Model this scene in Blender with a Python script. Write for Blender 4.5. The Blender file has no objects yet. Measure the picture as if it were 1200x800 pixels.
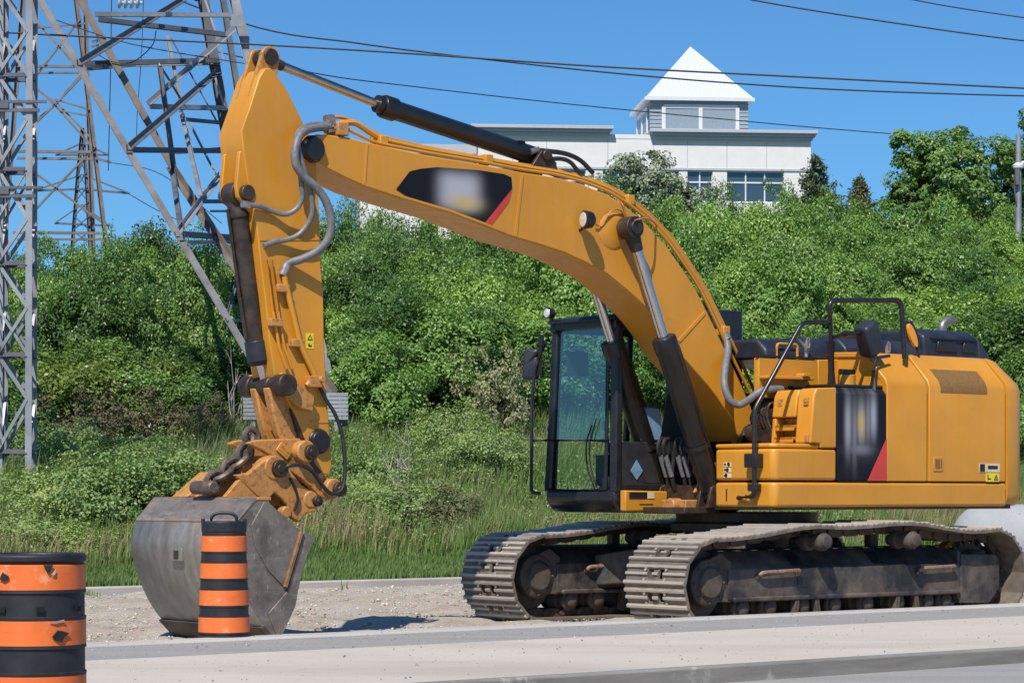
import bpy, bmesh, math, random
import numpy as np
from mathutils import Vector, Matrix

R = math.radians
rnd = random.Random(7)
nr = np.random.default_rng(11)
sc = bpy.context.scene
COL = sc.collection

# ------------------------------------------------------------------ camera, sky, sun, exposure
EYE = 1.4
FPX = 2900.0
cam_d = bpy.data.cameras.new('camera')
cam_d.sensor_width = 36.0
cam_d.lens = 36.0 * FPX / 1200.0
cam_d.shift_y = 179.0 / 1200.0
cam_d.clip_start = 0.1
cam_d.clip_end = 6000
cam = bpy.data.objects.new('camera', cam_d)
cam.location = (0, 0, EYE)
cam.rotation_euler = (R(90), 0, 0)
COL.objects.link(cam)
sc.camera = cam

SUN_DIR = Vector((0.235, 0.810, -1.03)).normalized()      # the way the light travels
elev = math.asin(-SUN_DIR.z)
azim = math.atan2(-SUN_DIR.x, -SUN_DIR.y)
world = bpy.data.worlds.new('World')
sc.world = world
world.use_nodes = True
wn = world.node_tree
bg = wn.nodes['Background']
sky = wn.nodes.new('ShaderNodeTexSky')
sky.sky_type = 'NISHITA'
sky.sun_disc = False
sky.sun_elevation = elev
sky.sun_rotation = azim
sky.air_density = 1.0
sky.dust_density = 0.3
sky.ozone_density = 3.0
sky.altitude = 200
sky_tint = wn.nodes.new('ShaderNodeMix')                              # a deep, clean summer blue
sky_tint.data_type = 'RGBA'
sky_tint.blend_type = 'MULTIPLY'
sky_tint.inputs[0].default_value = 1.0
sky_tint.inputs[7].default_value = (0.375, 0.71, 1.01, 1)
wn.links.new(sky.outputs[0], sky_tint.inputs[6])
wn.links.new(sky_tint.outputs[2], bg.inputs[0])
bg.inputs[1].default_value = 0.10
sun_d = bpy.data.lights.new('sun', 'SUN')
sun_d.energy = 5.0
sun_d.angle = R(0.5)
sun_d.color = (1.0, 0.93, 0.83)
sun = bpy.data.objects.new('sun', sun_d)
sun.location = (-10, -20, 60)
sun.rotation_euler = SUN_DIR.to_track_quat('-Z', 'Y').to_euler()
COL.objects.link(sun)
vs = sc.view_settings
vs.view_transform = 'Standard'
vs.look = 'None'
vs.exposure = 0.18
vs.gamma = 1.0
vs.use_curve_mapping = False
sc.cycles.max_bounces = 8
sc.cycles.transparent_max_bounces = 16

# ------------------------------------------------------------------ helpers: tagging and linking
def tag(o, label=None, cat=None, group=None, kind=None):
    if label: o['label'] = label
    if cat: o['category'] = cat
    if group: o['group'] = group
    if kind: o['kind'] = kind
    return o

def empty(name, loc=(0, 0, 0), rz=0.0):
    o = bpy.data.objects.new(name, None)
    o.empty_display_size = 0.2
    o.location = loc
    o.rotation_euler = (0, 0, rz)
    COL.objects.link(o)
    return o

def copy_tree(o, parent=None):
    c = o.copy()
    COL.objects.link(c)
    c.parent = parent
    for ch in list(o.children):
        copy_tree(ch, c)
    return c

def frame_of(d, up=Vector((0, 0, 1))):
    d = d.normalized()
    if abs(d.dot(up)) > 0.98: up = Vector((1, 0, 0))
    a = d.cross(up).normalized()
    b = a.cross(d).normalized()
    return a, b

def round_path(pts, r=0.05, n=4):
    """round the corners of a polyline"""
    P = [Vector(p) for p in pts]
    out = [P[0]]
    for i in range(1, len(P) - 1):
        a, b, c = P[i - 1], P[i], P[i + 1]
        da, dc = (a - b), (c - b)
        rr = min(r, da.length * 0.45, dc.length * 0.45)
        s, e = b + da.normalized() * rr, b + dc.normalized() * rr
        for k in range(n + 1):
            t = k / n
            out.append(s * (1 - t) ** 2 + b * 2 * t * (1 - t) + e * t * t)
    out.append(P[-1])
    return out

def spline(pts, n=6):
    """Catmull-Rom through the points"""
    P = [Vector(p) for p in pts]
    P = [P[0] * 2 - P[1]] + P + [P[-1] * 2 - P[-2]]
    out = []
    for i in range(1, len(P) - 2):
        for k in range(n):
            t = k / n
            a, b, c, d = P[i - 1], P[i], P[i + 1], P[i + 2]
            out.append(0.5 * ((2 * b) + (c - a) * t + (2 * a - 5 * b + 4 * c - d) * t * t + (3 * b - a - 3 * c + d) * t ** 3))
    out.append(P[-2])
    return out

class MB:
    def __init__(s):
        s.v, s.f = [], []
    def add(s, vs, fs, M=None):
        b = len(s.v)
        for p in vs:
            p = Vector(p)
            s.v.append(M @ p if M else p)
        s.f += [tuple(b + i for i in f) for f in fs]
        return s
    def box(s, x0, x1, y0, y1, z0, z1, M=None):
        vs = [(x, y, z) for x in (x0, x1) for y in (y0, y1) for z in (z0, z1)]
        return s.add(vs, [(0, 1, 3, 2), (4, 6, 7, 5), (0, 4, 5, 1), (2, 3, 7, 6), (0, 2, 6, 4), (1, 5, 7, 3)], M)
    def prism(s, prof, a, b, axis='y', M=None):
        """profile of (u,w) pairs swept between a and b; axis y: (x,z), x: (y,z), z: (x,y)"""
        n = len(prof)
        mk = {'y': lambda p, t: (p[0], t, p[1]), 'x': lambda p, t: (t, p[0], p[1]), 'z': lambda p, t: (p[0], p[1], t)}[axis]
        vs = [mk(p, a) for p in prof] + [mk(p, b) for p in prof]
        fs = [tuple(range(n)), tuple(range(2 * n - 1, n - 1, -1))]
        fs += [(i, (i + 1) % n, n + (i + 1) % n, n + i) for i in range(n)]
        return s.add(vs, fs, M)
    def loft(s, prof_a, prof_b):
        n = len(prof_a)
        fs = [tuple(range(n)), tuple(range(2 * n - 1, n - 1, -1))]
        fs += [(i, (i + 1) % n, n + (i + 1) % n, n + i) for i in range(n)]
        return s.add(list(prof_a) + list(prof_b), fs)
    def cyl(s, p0, p1, r0, r1=None, n=20, M=None):
        p0, p1 = Vector(p0), Vector(p1)
        r1 = r0 if r1 is None else r1
        a, b = frame_of(p1 - p0)
        vs = []
        for p, r in ((p0, r0), (p1, r1)):
            for k in range(n):
                t = 2 * math.pi * k / n
                vs.append(p + (a * math.cos(t) + b * math.sin(t)) * r)
        fs = [tuple(range(n)), tuple(range(2 * n - 1, n - 1, -1))]
        fs += [(i, (i + 1) % n, n + (i + 1) % n, n + i) for i in range(n)]
        return s.add(vs, fs, M)
    def lathe(s, p0, d, rz, n=24):
        """rings (offset along d, radius) around the axis d"""
        p0, d = Vector(p0), Vector(d).normalized()
        a, b = frame_of(d)
        vs, fs = [], []
        for (t, r) in rz:
            for k in range(n):
                q = 2 * math.pi * k / n
                vs.append(p0 + d * t + (a * math.cos(q) + b * math.sin(q)) * r)
        m = len(rz)
        for j in range(m - 1):
            for k in range(n):
                fs.append((j * n + k, j * n + (k + 1) % n, (j + 1) * n + (k + 1) % n, (j + 1) * n + k))
        fs.append(tuple(range(n)))
        fs.append(tuple(range(m * n - 1, (m - 1) * n - 1, -1)))
        return s.add(vs, fs)
    def tube(s, pts, r, n=8):
        P = [Vector(p) for p in pts]
        rs = r if isinstance(r, (list, tuple)) else [r] * len(P)
        up = Vector((0, 0, 1))
        vs, fs = [], []
        prev = None
        for i, p in enumerate(P):
            d = (P[min(i + 1, len(P) - 1)] - P[max(i - 1, 0)])
            if d.length < 1e-9: d = Vector((1, 0, 0))
            d.normalize()
            if prev is None:
                a, b = frame_of(d)
            else:
                a = (prev - d * prev.dot(d)).normalized()
                b = d.cross(a).normalized()
            prev = a
            for k in range(n):
                t = 2 * math.pi * k / n
                vs.append(p + (a * math.cos(t) + b * math.sin(t)) * rs[i])
        for i in range(len(P) - 1):
            for k in range(n):
                fs.append((i * n + k, i * n + (k + 1) % n, (i + 1) * n + (k + 1) % n, (i + 1) * n + k))
        fs.append(tuple(range(n)))
        m = len(P)
        fs.append(tuple(range(m * n - 1, (m - 1) * n - 1, -1)))
        return s.add(vs, fs)
    def angle(s, p0, p1, w=0.12, t=0.015, flip=1):
        """steel angle section between two points"""
        p0, p1 = Vector(p0), Vector(p1)
        a, b = frame_of(p1 - p0)
        a *= flip
        prof = [(0, 0), (w, 0), (w, t), (t, t), (t, w), (0, w)]
        A = [p0 + a * (u - w * .3) + b * (v - w * .3) for u, v in prof]
        B = [p1 + a * (u - w * .3) + b * (v - w * .3) for u, v in prof]
        return s.loft(A, B)
    def build(s, name, mat, parent=None, bevel=0.0, seg=2, smooth=38, sub=0):
        me = bpy.data.meshes.new(name)
        me.from_pydata([tuple(p) for p in s.v], [], s.f)
        bm = bmesh.new()
        bm.from_mesh(me)
        bmesh.ops.recalc_face_normals(bm, faces=bm.faces)
        bm.to_mesh(me)
        bm.free()
        if mat: me.materials.append(mat)
        if smooth:
            me.polygons.foreach_set('use_smooth', [True] * len(me.polygons))
            me.set_sharp_from_angle(angle=R(smooth))
        o = bpy.data.objects.new(name, me)
        COL.objects.link(o)
        o.parent = parent
        if bevel:
            m = o.modifiers.new('bevel', 'BEVEL')
            m.width = bevel
            m.segments = seg
            m.limit_method = 'ANGLE'
            m.angle_limit = R(35)
        return o

# ------------------------------------------------------------------ materials
class NT:
    def __init__(s, name):
        s.m = bpy.data.materials.new(name)
        s.m.use_nodes = True
        s.t = s.m.node_tree
        s.b = s.t.nodes['Principled BSDF']
        s.tc = None
    def node(s, typ, **kw):
        n = s.t.nodes.new(typ)
        for k, v in kw.items(): setattr(n, k, v)
        return n
    def coord(s, which='Object'):
        if s.tc is None: s.tc = s.node('ShaderNodeTexCoord')
        return s.tc.outputs[which]
    def link(s, a, b): s.t.links.new(a, b)
    def mapped(s, scale=(1, 1, 1), rot=(0, 0, 0), loc=(0, 0, 0), which='Object'):
        m = s.node('ShaderNodeMapping')
        m.inputs['Scale'].default_value = scale
        m.inputs['Rotation'].default_value = rot
        m.inputs['Location'].default_value = loc
        s.link(s.coord(which), m.inputs[0])
        return m.outputs[0]
    def noise(s, scale, detail=4, rough=.55, vec=None, dist=0.0):
        n = s.node('ShaderNodeTexNoise')
        n.inputs['Scale'].default_value = scale
        n.inputs['Detail'].default_value = detail
        n.inputs['Roughness'].default_value = rough
        n.inputs['Distortion'].default_value = dist
        s.link(vec if vec is not None else s.coord(), n.inputs['Vector'])
        return n.outputs['Fac']
    def voronoi(s, scale, vec=None, feature='F1', out='Distance'):
        n = s.node('ShaderNodeTexVoronoi', feature=feature)
        n.inputs['Scale'].default_value = scale
        s.link(vec if vec is not None else s.coord(), n.inputs['Vector'])
        return n.outputs[out]
    def ramp(s, fac, stops, interp='LINEAR'):
        n = s.node('ShaderNodeValToRGB')
        n.color_ramp.interpolation = interp
        e = n.color_ramp.elements
        while len(e) < len(stops): e.new(0.5)
        for i, (p, c) in enumerate(stops):
            e[i].position = p
            e[i].color = (c[0], c[1], c[2], 1) if isinstance(c, (tuple, list)) else (c, c, c, 1)
        s.link(fac, n.inputs[0])
        return n.outputs[0]
    def mix(s, fac, a, b, mode='MIX'):
        n = s.node('ShaderNodeMix', data_type='RGBA', blend_type=mode)
        for sock, v in ((n.inputs[0], fac), (n.inputs[6], a), (n.inputs[7], b)):
            if hasattr(v, 'is_linked'): s.link(v, sock)
            elif isinstance(v, (tuple, list)): sock.default_value = (v[0], v[1], v[2], 1)
            else: sock.default_value = v
        return n.outputs[2]
    def math(s, op, a, b=0.0):
        n = s.node('ShaderNodeMath', operation=op)
        for sock, v in ((n.inputs[0], a), (n.inputs[1], b)):
            if hasattr(v, 'is_linked'): s.link(v, sock)
            else: sock.default_value = v
        return n.outputs[0]
    def bump(s, h, strength=.3, dist=.02):
        n = s.node('ShaderNodeBump')
        n.inputs['Strength'].default_value = strength
        n.inputs['Distance'].default_value = dist
        s.link(h, n.inputs['Height'])
        s.link(n.outputs[0], s.b.inputs['Normal'])
    def set(s, color=None, rough=None, metal=None, spec=None):
        for key, v in (('Base Color', color), ('Roughness', rough), ('Metallic', metal), ('Specular IOR Level', spec)):
            if v is None: continue
            if hasattr(v, 'is_linked'): s.link(v, s.b.inputs[key])
            elif isinstance(v, (tuple, list)): s.b.inputs[key].default_value = (v[0], v[1], v[2], 1)
            else: s.b.inputs[key].default_value = v
        return s.m

def paint(name, col, dust=(0.42, 0.33, 0.22), dustamt=.35, rough=.38, grime=(0.05, 0.035, 0.025), grimeamt=.25, scale=1.0, glo=.60, ghi=.78):
    """worn machine paint: faded patches, dust film, streaks and grime spots"""
    n = NT(name)
    big = n.noise(1.3 * scale, 5, .6)
    fade = n.ramp(big, [(.3, (col[0] * .9, col[1] * .88, col[2] * .85)), (.7, (min(1, col[0] * 1.06), col[1] * 1.07, col[2] * 1.15))])
    st = n.noise(1.0, 5, .65, n.mapped((14 * scale, 14 * scale, 1.2 * scale)))
    c = n.mix(n.math('MULTIPLY', n.ramp(st, [(.48, 0.0), (.75, 1.0)]), dustamt), fade, dust)
    sp = n.noise(9 * scale, 8, .7)
    c = n.mix(n.math('MULTIPLY', n.ramp(sp, [(glo, 0.0), (ghi, 1.0)]), grimeamt), c, grime)
    dr_ = n.noise(1.0, 6, .7, n.mapped((26 * scale, 26 * scale, .7 * scale)))          # thin run marks
    c = n.mix(n.math('MULTIPLY', n.ramp(dr_, [(.60, 0.0), (.72, 1.0)]), grimeamt * .8), c, tuple(k * .45 for k in col))
    n.set(c, n.ramp(sp, [(.3, rough), (.75, min(1, rough + .3))]))
    n.bump(n.noise(60 * scale, 3), .03, .004)
    n.b.inputs['Coat Weight'].default_value = .25
    n.b.inputs['Coat Roughness'].default_value = .25
    return n.m

def plain(name, col, rough=.5, metal=0.0, var=.25, scale=6.0, bump=0.0, dust=None, dustamt=.5):
    n = NT(name)
    a = n.noise(scale, 6, .65)
    lo, hi = 1 - var, 1 + var
    c = n.ramp(a, [(.3, tuple(k * lo for k in col)), (.7, tuple(min(1, k * hi) for k in col))])
    if dust:
        b = n.noise(scale * .4, 7, .7)
        c = n.mix(n.math('MULTIPLY', n.ramp(b, [(.42, 0.0), (.68, 1.0)]), dustamt), c, dust)
    n.set(c, n.ramp(a, [(.3, max(.05, rough - .08)), (.7, min(1, rough + .12))]), metal)
    if bump: n.bump(n.noise(scale * 6, 6, .65), bump, .01)
    return n.m

YEL = (0.572, 0.244, 0.014)
M = {}
M['yellow'] = paint('machine_yellow_paint', YEL, dust=(.46, .30, .13), dustamt=.22, grimeamt=.22)
M['yellow_worn'] = paint('worn_yellow_paint', (0.47, 0.205, 0.04), dustamt=.45, grimeamt=.8, rough=.55, scale=2.2, glo=.50, ghi=.70)
M['black'] = plain('black_paint', (0.012, 0.012, 0.014), .32, var=.3, dust=(0.05, 0.045, 0.04), dustamt=.25)
M['cab_black'] = plain('cab_black_paint', (0.012, 0.013, 0.018), .28, var=.3, dust=(0.04, 0.038, 0.036), dustamt=.25)
M['navy'] = plain('hood_navy_paint', (0.014, 0.017, 0.028), .42, var=.25, dust=(0.10, 0.10, 0.11), dustamt=.2)
M['cyl_black'] = plain('cylinder_black_paint', (0.010, 0.0095, 0.010), .34, var=.4, scale=9, dust=(0.045, 0.035, 0.03), dustamt=.22)
M['cyl_brown'] = plain('greasy_cylinder_paint', (0.022, 0.016, 0.013), .5, var=.5, scale=12, dust=(0.10, 0.065, 0.045), dustamt=.5, bump=.1)
M['chrome'] = plain('chrome_rod', (0.62, 0.6, 0.6), .16, 1.0, var=.08)
M['rod_bronze'] = plain('rod_reflecting_dust', (0.52, 0.42, 0.33), .25, 1.0, var=.15)  # warm metal tone for the stick cylinder's rod
M['grease'] = plain('greasy_steel', (0.035, 0.024, 0.018), .45, .3, var=.5, scale=14, dust=(0.14, 0.085, 0.05), dustamt=.5, bump=.2)
M['shoe'] = plain('track_shoe_steel', (0.34, 0.295, 0.25), .55, .15, var=.4, scale=9, dust=(0.30, 0.25, 0.20), dustamt=.5, bump=.15)
n = NT('track_shoe_steel')                                             # worn bright on the grouser tips, dirty between them
a = n.noise(9, 6, .65); b = n.noise(2.5, 7, .7)
sep = n.node('ShaderNodeSeparateXYZ'); n.link(n.coord(), sep.inputs[0])
c = n.ramp(a, [(.3, (.105, .085, .070)), (.7, (.20, .168, .140))])
c = n.mix(n.math('MULTIPLY', n.ramp(b, [(.42, 0.0), (.68, 1.0)]), .5), c, (.26, .215, .17))
c = n.mix(n.ramp(n.math('ADD', sep.outputs[2], n.math('MULTIPLY', n.math('SUBTRACT', a, .5), .02)), [(.020, 0.0), (.034, .85)]), c, (.42, .375, .33))
oi = n.node('ShaderNodeObjectInfo')
c = n.mix(1.0, c, n.ramp(oi.outputs['Random'], [(0, (.8, .8, .8)), (1, (1.2, 1.18, 1.15))]), 'MULTIPLY')
n.set(c, .55, .15); n.bump(n.noise(50, 6, .7), .15, .01)
M['shoe'] = n.m
M['mud_light'] = plain('dried_mud_plate', (0.13, 0.105, 0.088), .75, var=.45, scale=7, dust=(0.26, 0.21, 0.165), dustamt=.6, bump=.15)  # lighter copy of the mud, its sunlit look put into the colour
M['chain'] = plain('rusty_chain_steel', (0.075, 0.047, 0.036), .65, .2, var=.5, scale=10, dust=(0.15, 0.11, 0.085), dustamt=.5, bump=.2)
M['frame'] = plain('muddy_frame_paint', (0.022, 0.022, 0.026), .55, var=.4, scale=5, dust=(0.17, 0.132, 0.102), dustamt=.9, bump=.1)
M['mud'] = plain('caked_mud_steel', (0.06, 0.048, 0.04), .75, var=.5, scale=8, dust=(0.14, 0.11, 0.085), dustamt=.7, bump=.2)
M['rail_rust'] = plain('scraped_step_steel', (0.26, 0.17, 0.12), .6, .2, var=.4, scale=20)
M['hose'] = plain('grey_hose_sleeve', (0.125, 0.13, 0.14), .5, var=.3, scale=30, dust=(0.3, 0.28, 0.26), dustamt=.3)
M['hose_black'] = plain('black_rubber_hose', (0.016, 0.016, 0.017), .45, var=.3)
M['fitting'] = plain('zinc_fitting', (0.45, 0.43, 0.42), .35, .8, var=.3, scale=20)
M['white_decal'] = plain('decal_white', (0.60, 0.50, 0.33), .5, var=.15)
M['yellow_decal'] = plain('decal_yellow', (0.75, 0.58, 0.03), .45, var=.1)
M['black_decal'] = plain('decal_black', (0.012, 0.013, 0.018), .35, var=.2)
M['red_decal'] = plain('decal_red', (0.55, 0.045, 0.035), .4, var=.12)
M['blue_decal'] = plain('decal_blue', (0.16, 0.27, 0.40), .45, var=.2)
M['grille'] = plain('grille_mesh', (0.20, 0.105, 0.03), .6, var=.35, scale=60)
M['seat'] = plain('seat_fabric', (0.03, 0.026, 0.022), .85, var=.3)
M['interior'] = plain('cab_interior_plastic', (0.02, 0.02, 0.022), .6, var=.3)
M['beige'] = plain('cab_lining', (0.34, 0.25, 0.15), .8, var=.2)
M['amber'] = plain('orange_reflector', (0.75, 0.30, 0.02), .25, var=.1)

# bucket steel: scraped grey with vertical streaks and rust along the top
n = NT('scraped_bucket_steel')
a = n.noise(1.0, 6, .7, n.mapped((9, 9, .8)))
b = n.noise(2.2, 7, .65)
c = n.ramp(a, [(.30, (.18, .165, .147)), (.70, (.36, .335, .305))])
c = n.mix(n.math('MULTIPLY', n.ramp(b, [(.5, 0.0), (.7, 1.0)]), .55), c, (.20, .155, .115))
sep = n.node('ShaderNodeSeparateXYZ')
n.link(n.coord(), sep.inputs[0])
top = n.math('ADD', sep.outputs[2], n.math('MULTIPLY', b, .5))
c = n.mix(n.ramp(n.math('SUBTRACT', top, .95), [(.40, 0.0), (.62, .75)]), c, (.30, .20, .12))
scr = n.noise(1.0, 4, .6, n.mapped((3, 34, 34), rot=(.35, 0, .1)))                      # bright scrape lines
c = n.mix(n.ramp(scr, [(.64, 0.0), (.72, .55)]), c, (.46, .44, .42))
n.set(c, n.ramp(a, [(.3, .38), (.7, .58)]), .35)
n.bump(n.noise(25, 6, .7), .15, .01)
M['bucket'] = n.m
n = NT('rusty_bucket_side')
a = n.noise(4, 7, .7)
b = n.noise(1.0, 5, .6, n.mapped((3, 3, 16), rot=(0, .5, 0)))
c = n.ramp(a, [(.35, (.115, .095, .082)), (.55, (.20, .175, .155)), (.75, (.27, .19, .13))])
c = n.mix(n.math('MULTIPLY', n.ramp(b, [(.55, 0.0), (.75, 1.0)]), .5), c, (.36, .33, .3))
scr = n.noise(1.0, 4, .6, n.mapped((30, 3, 10), rot=(0, .7, 0)))
c = n.mix(n.ramp(scr, [(.62, 0.0), (.70, .5)]), c, (.42, .39, .36))
n.set(c, .55, .3)
n.bump(n.noise(30, 6, .7), .2, .01)
M['bucket_side'] = n.m

# glass: clear sheet that tints and reflects by angle
def glass(name, tint, base_reflect=.06, ior=1.5):
    n = NT(name)
    t = n.t
    t.nodes.remove(n.b)
    tr = n.node('ShaderNodeBsdfTransparent')
    tr.inputs[0].default_value = (*tint, 1)
    gl = n.node('ShaderNodeBsdfGlossy')
    gl.inputs['Roughness'].default_value = 0.02
    gl.inputs[0].default_value = (1, 1, 1, 1)
    fr = n.node('ShaderNodeFresnel')
    fr.inputs[0].default_value = ior
    ge = n.node('ShaderNodeNewGeometry')                                 # only the outer face of a pane mirrors
    ad = n.math('MULTIPLY', n.math('ADD', fr.outputs[0], base_reflect), n.math('SUBTRACT', 1.0, ge.outputs['Backfacing']))
    mx = n.node('ShaderNodeMixShader')
    n.link(ad, mx.inputs[0])
    n.link(tr.outputs[0], mx.inputs[1])
    n.link(gl.outputs[0], mx.inputs[2])
    n.link(mx.outputs[0], t.nodes['Material Output'].inputs[0])
    return n.m
M['glass'] = glass('cab_glass', (.60, .78, .92), .13, 1.48)
M['glass_clear'] = glass('cab_lower_glass', (.93, .96, .94), 0.0, 1.22)
M['lamp_glass'] = plain('lamp_lens', (0.75, 0.76, 0.78), .12, .4, var=.2, scale=40)

# blurred emblem panels: dark field, soft pale smear with a yellow patch
def emblem(name, cx, cz, w, h, ycx, ycz, yw, yh, gap=None, streaks=()):
    n = NT(name)
    sep = n.node('ShaderNodeSeparateXYZ')
    n.link(n.coord(), sep.inputs[0])
    def blob(x, z, sx, sz, e=2.0):
        dx = n.math('POWER', n.math('ABSOLUTE', n.math('DIVIDE', n.math('SUBTRACT', sep.outputs[0], x), sx)), e)
        dz = n.math('POWER', n.math('ABSOLUTE', n.math('DIVIDE', n.math('SUBTRACT', sep.outputs[2], z), sz)), e)
        return n.math('EXPONENT', n.math('MULTIPLY', n.math('ADD', dx, dz), -1.0))
    base = (0.011, 0.012, 0.017)
    f = blob(cx, cz, w, h, 4.0)
    if streaks: f = n.math('MULTIPLY', f, .22)
    if gap:
        str_ = n.noise(1.0, 2, .5, n.mapped((gap, gap, .6)))
        f = n.math('MULTIPLY', f, n.ramp(str_, [(.40, .45), (.62, 1.0)]))
    for sx, sz, sw, sh, am in streaks:                               # pale strokes of the blurred mark
        f = n.math('MAXIMUM', f, n.math('MULTIPLY', blob(cx + sx, cz + sz, sw, sh, 2.4), am))
    c = n.mix(n.math('MULTIPLY', f, .9), base, (.42, .43, .49))
    c = n.mix(n.math('MULTIPLY', blob(ycx, ycz, yw, yh), .85), c, (.50, .36, .10))
    n.set(c, .45, None, .10)
    return n.m

# ------------------------------------------------------------------ machine frame (x to the rear, y to the far side, z up)
TH = R(39)
CX, CY = 2.654, 27.985
AX, AY = (math.cos(TH), math.sin(TH)), (-math.sin(TH), math.cos(TH))
def ly(px, py, y):
    """point of the machine's plane y seen at this place of the photograph"""
    r = (px - 600) / FPX
    Y = (y + CX * AY[0] + CY * AY[1]) / (r * AY[0] + AY[1])
    return ((r * Y - CX) * AX[0] + (Y - CY) * AX[1], EYE + (579 - py) / FPX * Y)
def lx(px, py, x):
    r = (px - 600) / FPX
    Y = (x + CX * AX[0] + CY * AX[1]) / (r * AX[0] + AX[1])
    return ((r * Y - CX) * AY[0] + (Y - CY) * AY[1], EYE + (579 - py) / FPX * Y)
def p3y(px, py, y):
    a = ly(px, py, y)
    return Vector((a[0], y, a[1]))
def p3x(px, py, x):
    a = lx(px, py, x)
    return Vector((x, a[0], a[1]))
def at(px, py, Y):
    """world point at depth Y"""
    return Vector(((px - 600) / FPX * Y, Y, EYE + (579 - py) / FPX * Y))
# ================================================================== EXCAVATOR
ex = empty('excavator', (CX, CY, 0), TH)
tag(ex, 'yellow crawler excavator with raised boom and grey bucket parked on the gravel shoulder', 'excavator')

# ------------------------------------------------------------------ tracks
def track_loop(front_r=.47, rear_r=.50, n=900):
    """outline of the track as seen from the side, returned at equal steps of length"""
    xf, xr = -2.65 + front_r, 2.65 - rear_r
    pts = []
    for k in range(41):                                             # bottom, front to rear
        t = k / 40
        x = xf + (xr - xf) * t
        pts.append((x, .004))
    for k in range(1, 40):                                          # rear wrap
        a = -math.pi / 2 + math.pi * k / 40
        pts.append((xr + rear_r * math.cos(a), rear_r + rear_r * math.sin(a)))
    tops = [(2.15, 1.0), (1.75, .985), (1.35, 1.02), (.95, 1.07), (.55, 1.085), (.15, 1.065), (-.3, 1.05),
            (-.75, 1.06), (-1.1, 1.035), (-1.5, .985), (-1.9, .95), (xf, 2 * front_r)]
    sp = spline([(x, 0, z) for x, z in tops], 8)
    pts += [(p.x, p.z) for p in sp]
    for k in range(1, 40):
        a = math.pi / 2 + math.pi * k / 40
        pts.append((xf + front_r * math.cos(a), front_r + front_r * math.sin(a)))
    pts.append(pts[0])
    P = np.array(pts)
    d = np.r_[0, np.cumsum(np.hypot(*np.diff(P, axis=0).T))]
    return P, d

LOOP, LEN = track_loop()
def on_loop(s):
    s = s % LEN[-1]
    return np.array([np.interp(s, LEN, LOOP[:, 0]), np.interp(s, LEN, LOOP[:, 1])])
NS = 48
PITCH = LEN[-1] / NS
SW = .45                                                            # half the shoe width

def shoe_mesh():
    """one triple grouser shoe: x along the track, z outward"""
    m = MB()
    hp = PITCH / 2
    prof = [(-hp - .012, -.012), (hp - .004, -.012), (hp - .004, .012), (hp - .02, .045), (hp - .045, .045), (hp - .06, .012),
            (.02, .012), (.008, .036), (-.014, .036), (-.028, .012), (-hp + .07, .012), (-hp + .055, .034), (-hp + .03, .034), (-hp + .012, .008), (-hp - .012, .008)]
    # the plate in three widths so that the two mud slots stay open
    for y0, y1 in ((-SW, -.12), (-.04, .04), (.12, SW)):
        m.prism(prof, y0, y1)
    for y0, y1 in ((-.12, -.04), (.04, .12)):
        m.prism([(-hp - .012, -.012), (-.055, -.012), (-.055, .010), (-hp + .07, .012), (-hp + .05, .034), (-hp + .03, .034), (-hp + .012, .008), (-hp - .012, .008)], y0, y1)
        m.prism([(.045, -.012), (hp - .004, -.012), (hp - .004, .012), (hp - .02, .045), (hp - .045, .045), (hp - .06, .012), (.045, .012)], y0, y1)
    for y in (-.155, .155):
        for x in (-.045, .06):
            m.cyl((x, y, .008), (x, y, .032), .017, n=8)
    return m

shoe_proto = shoe_mesh().build('track_shoe', M['shoe'], None, smooth=30)
shoe_me = shoe_proto.data
bpy.data.objects.remove(shoe_proto)

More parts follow.
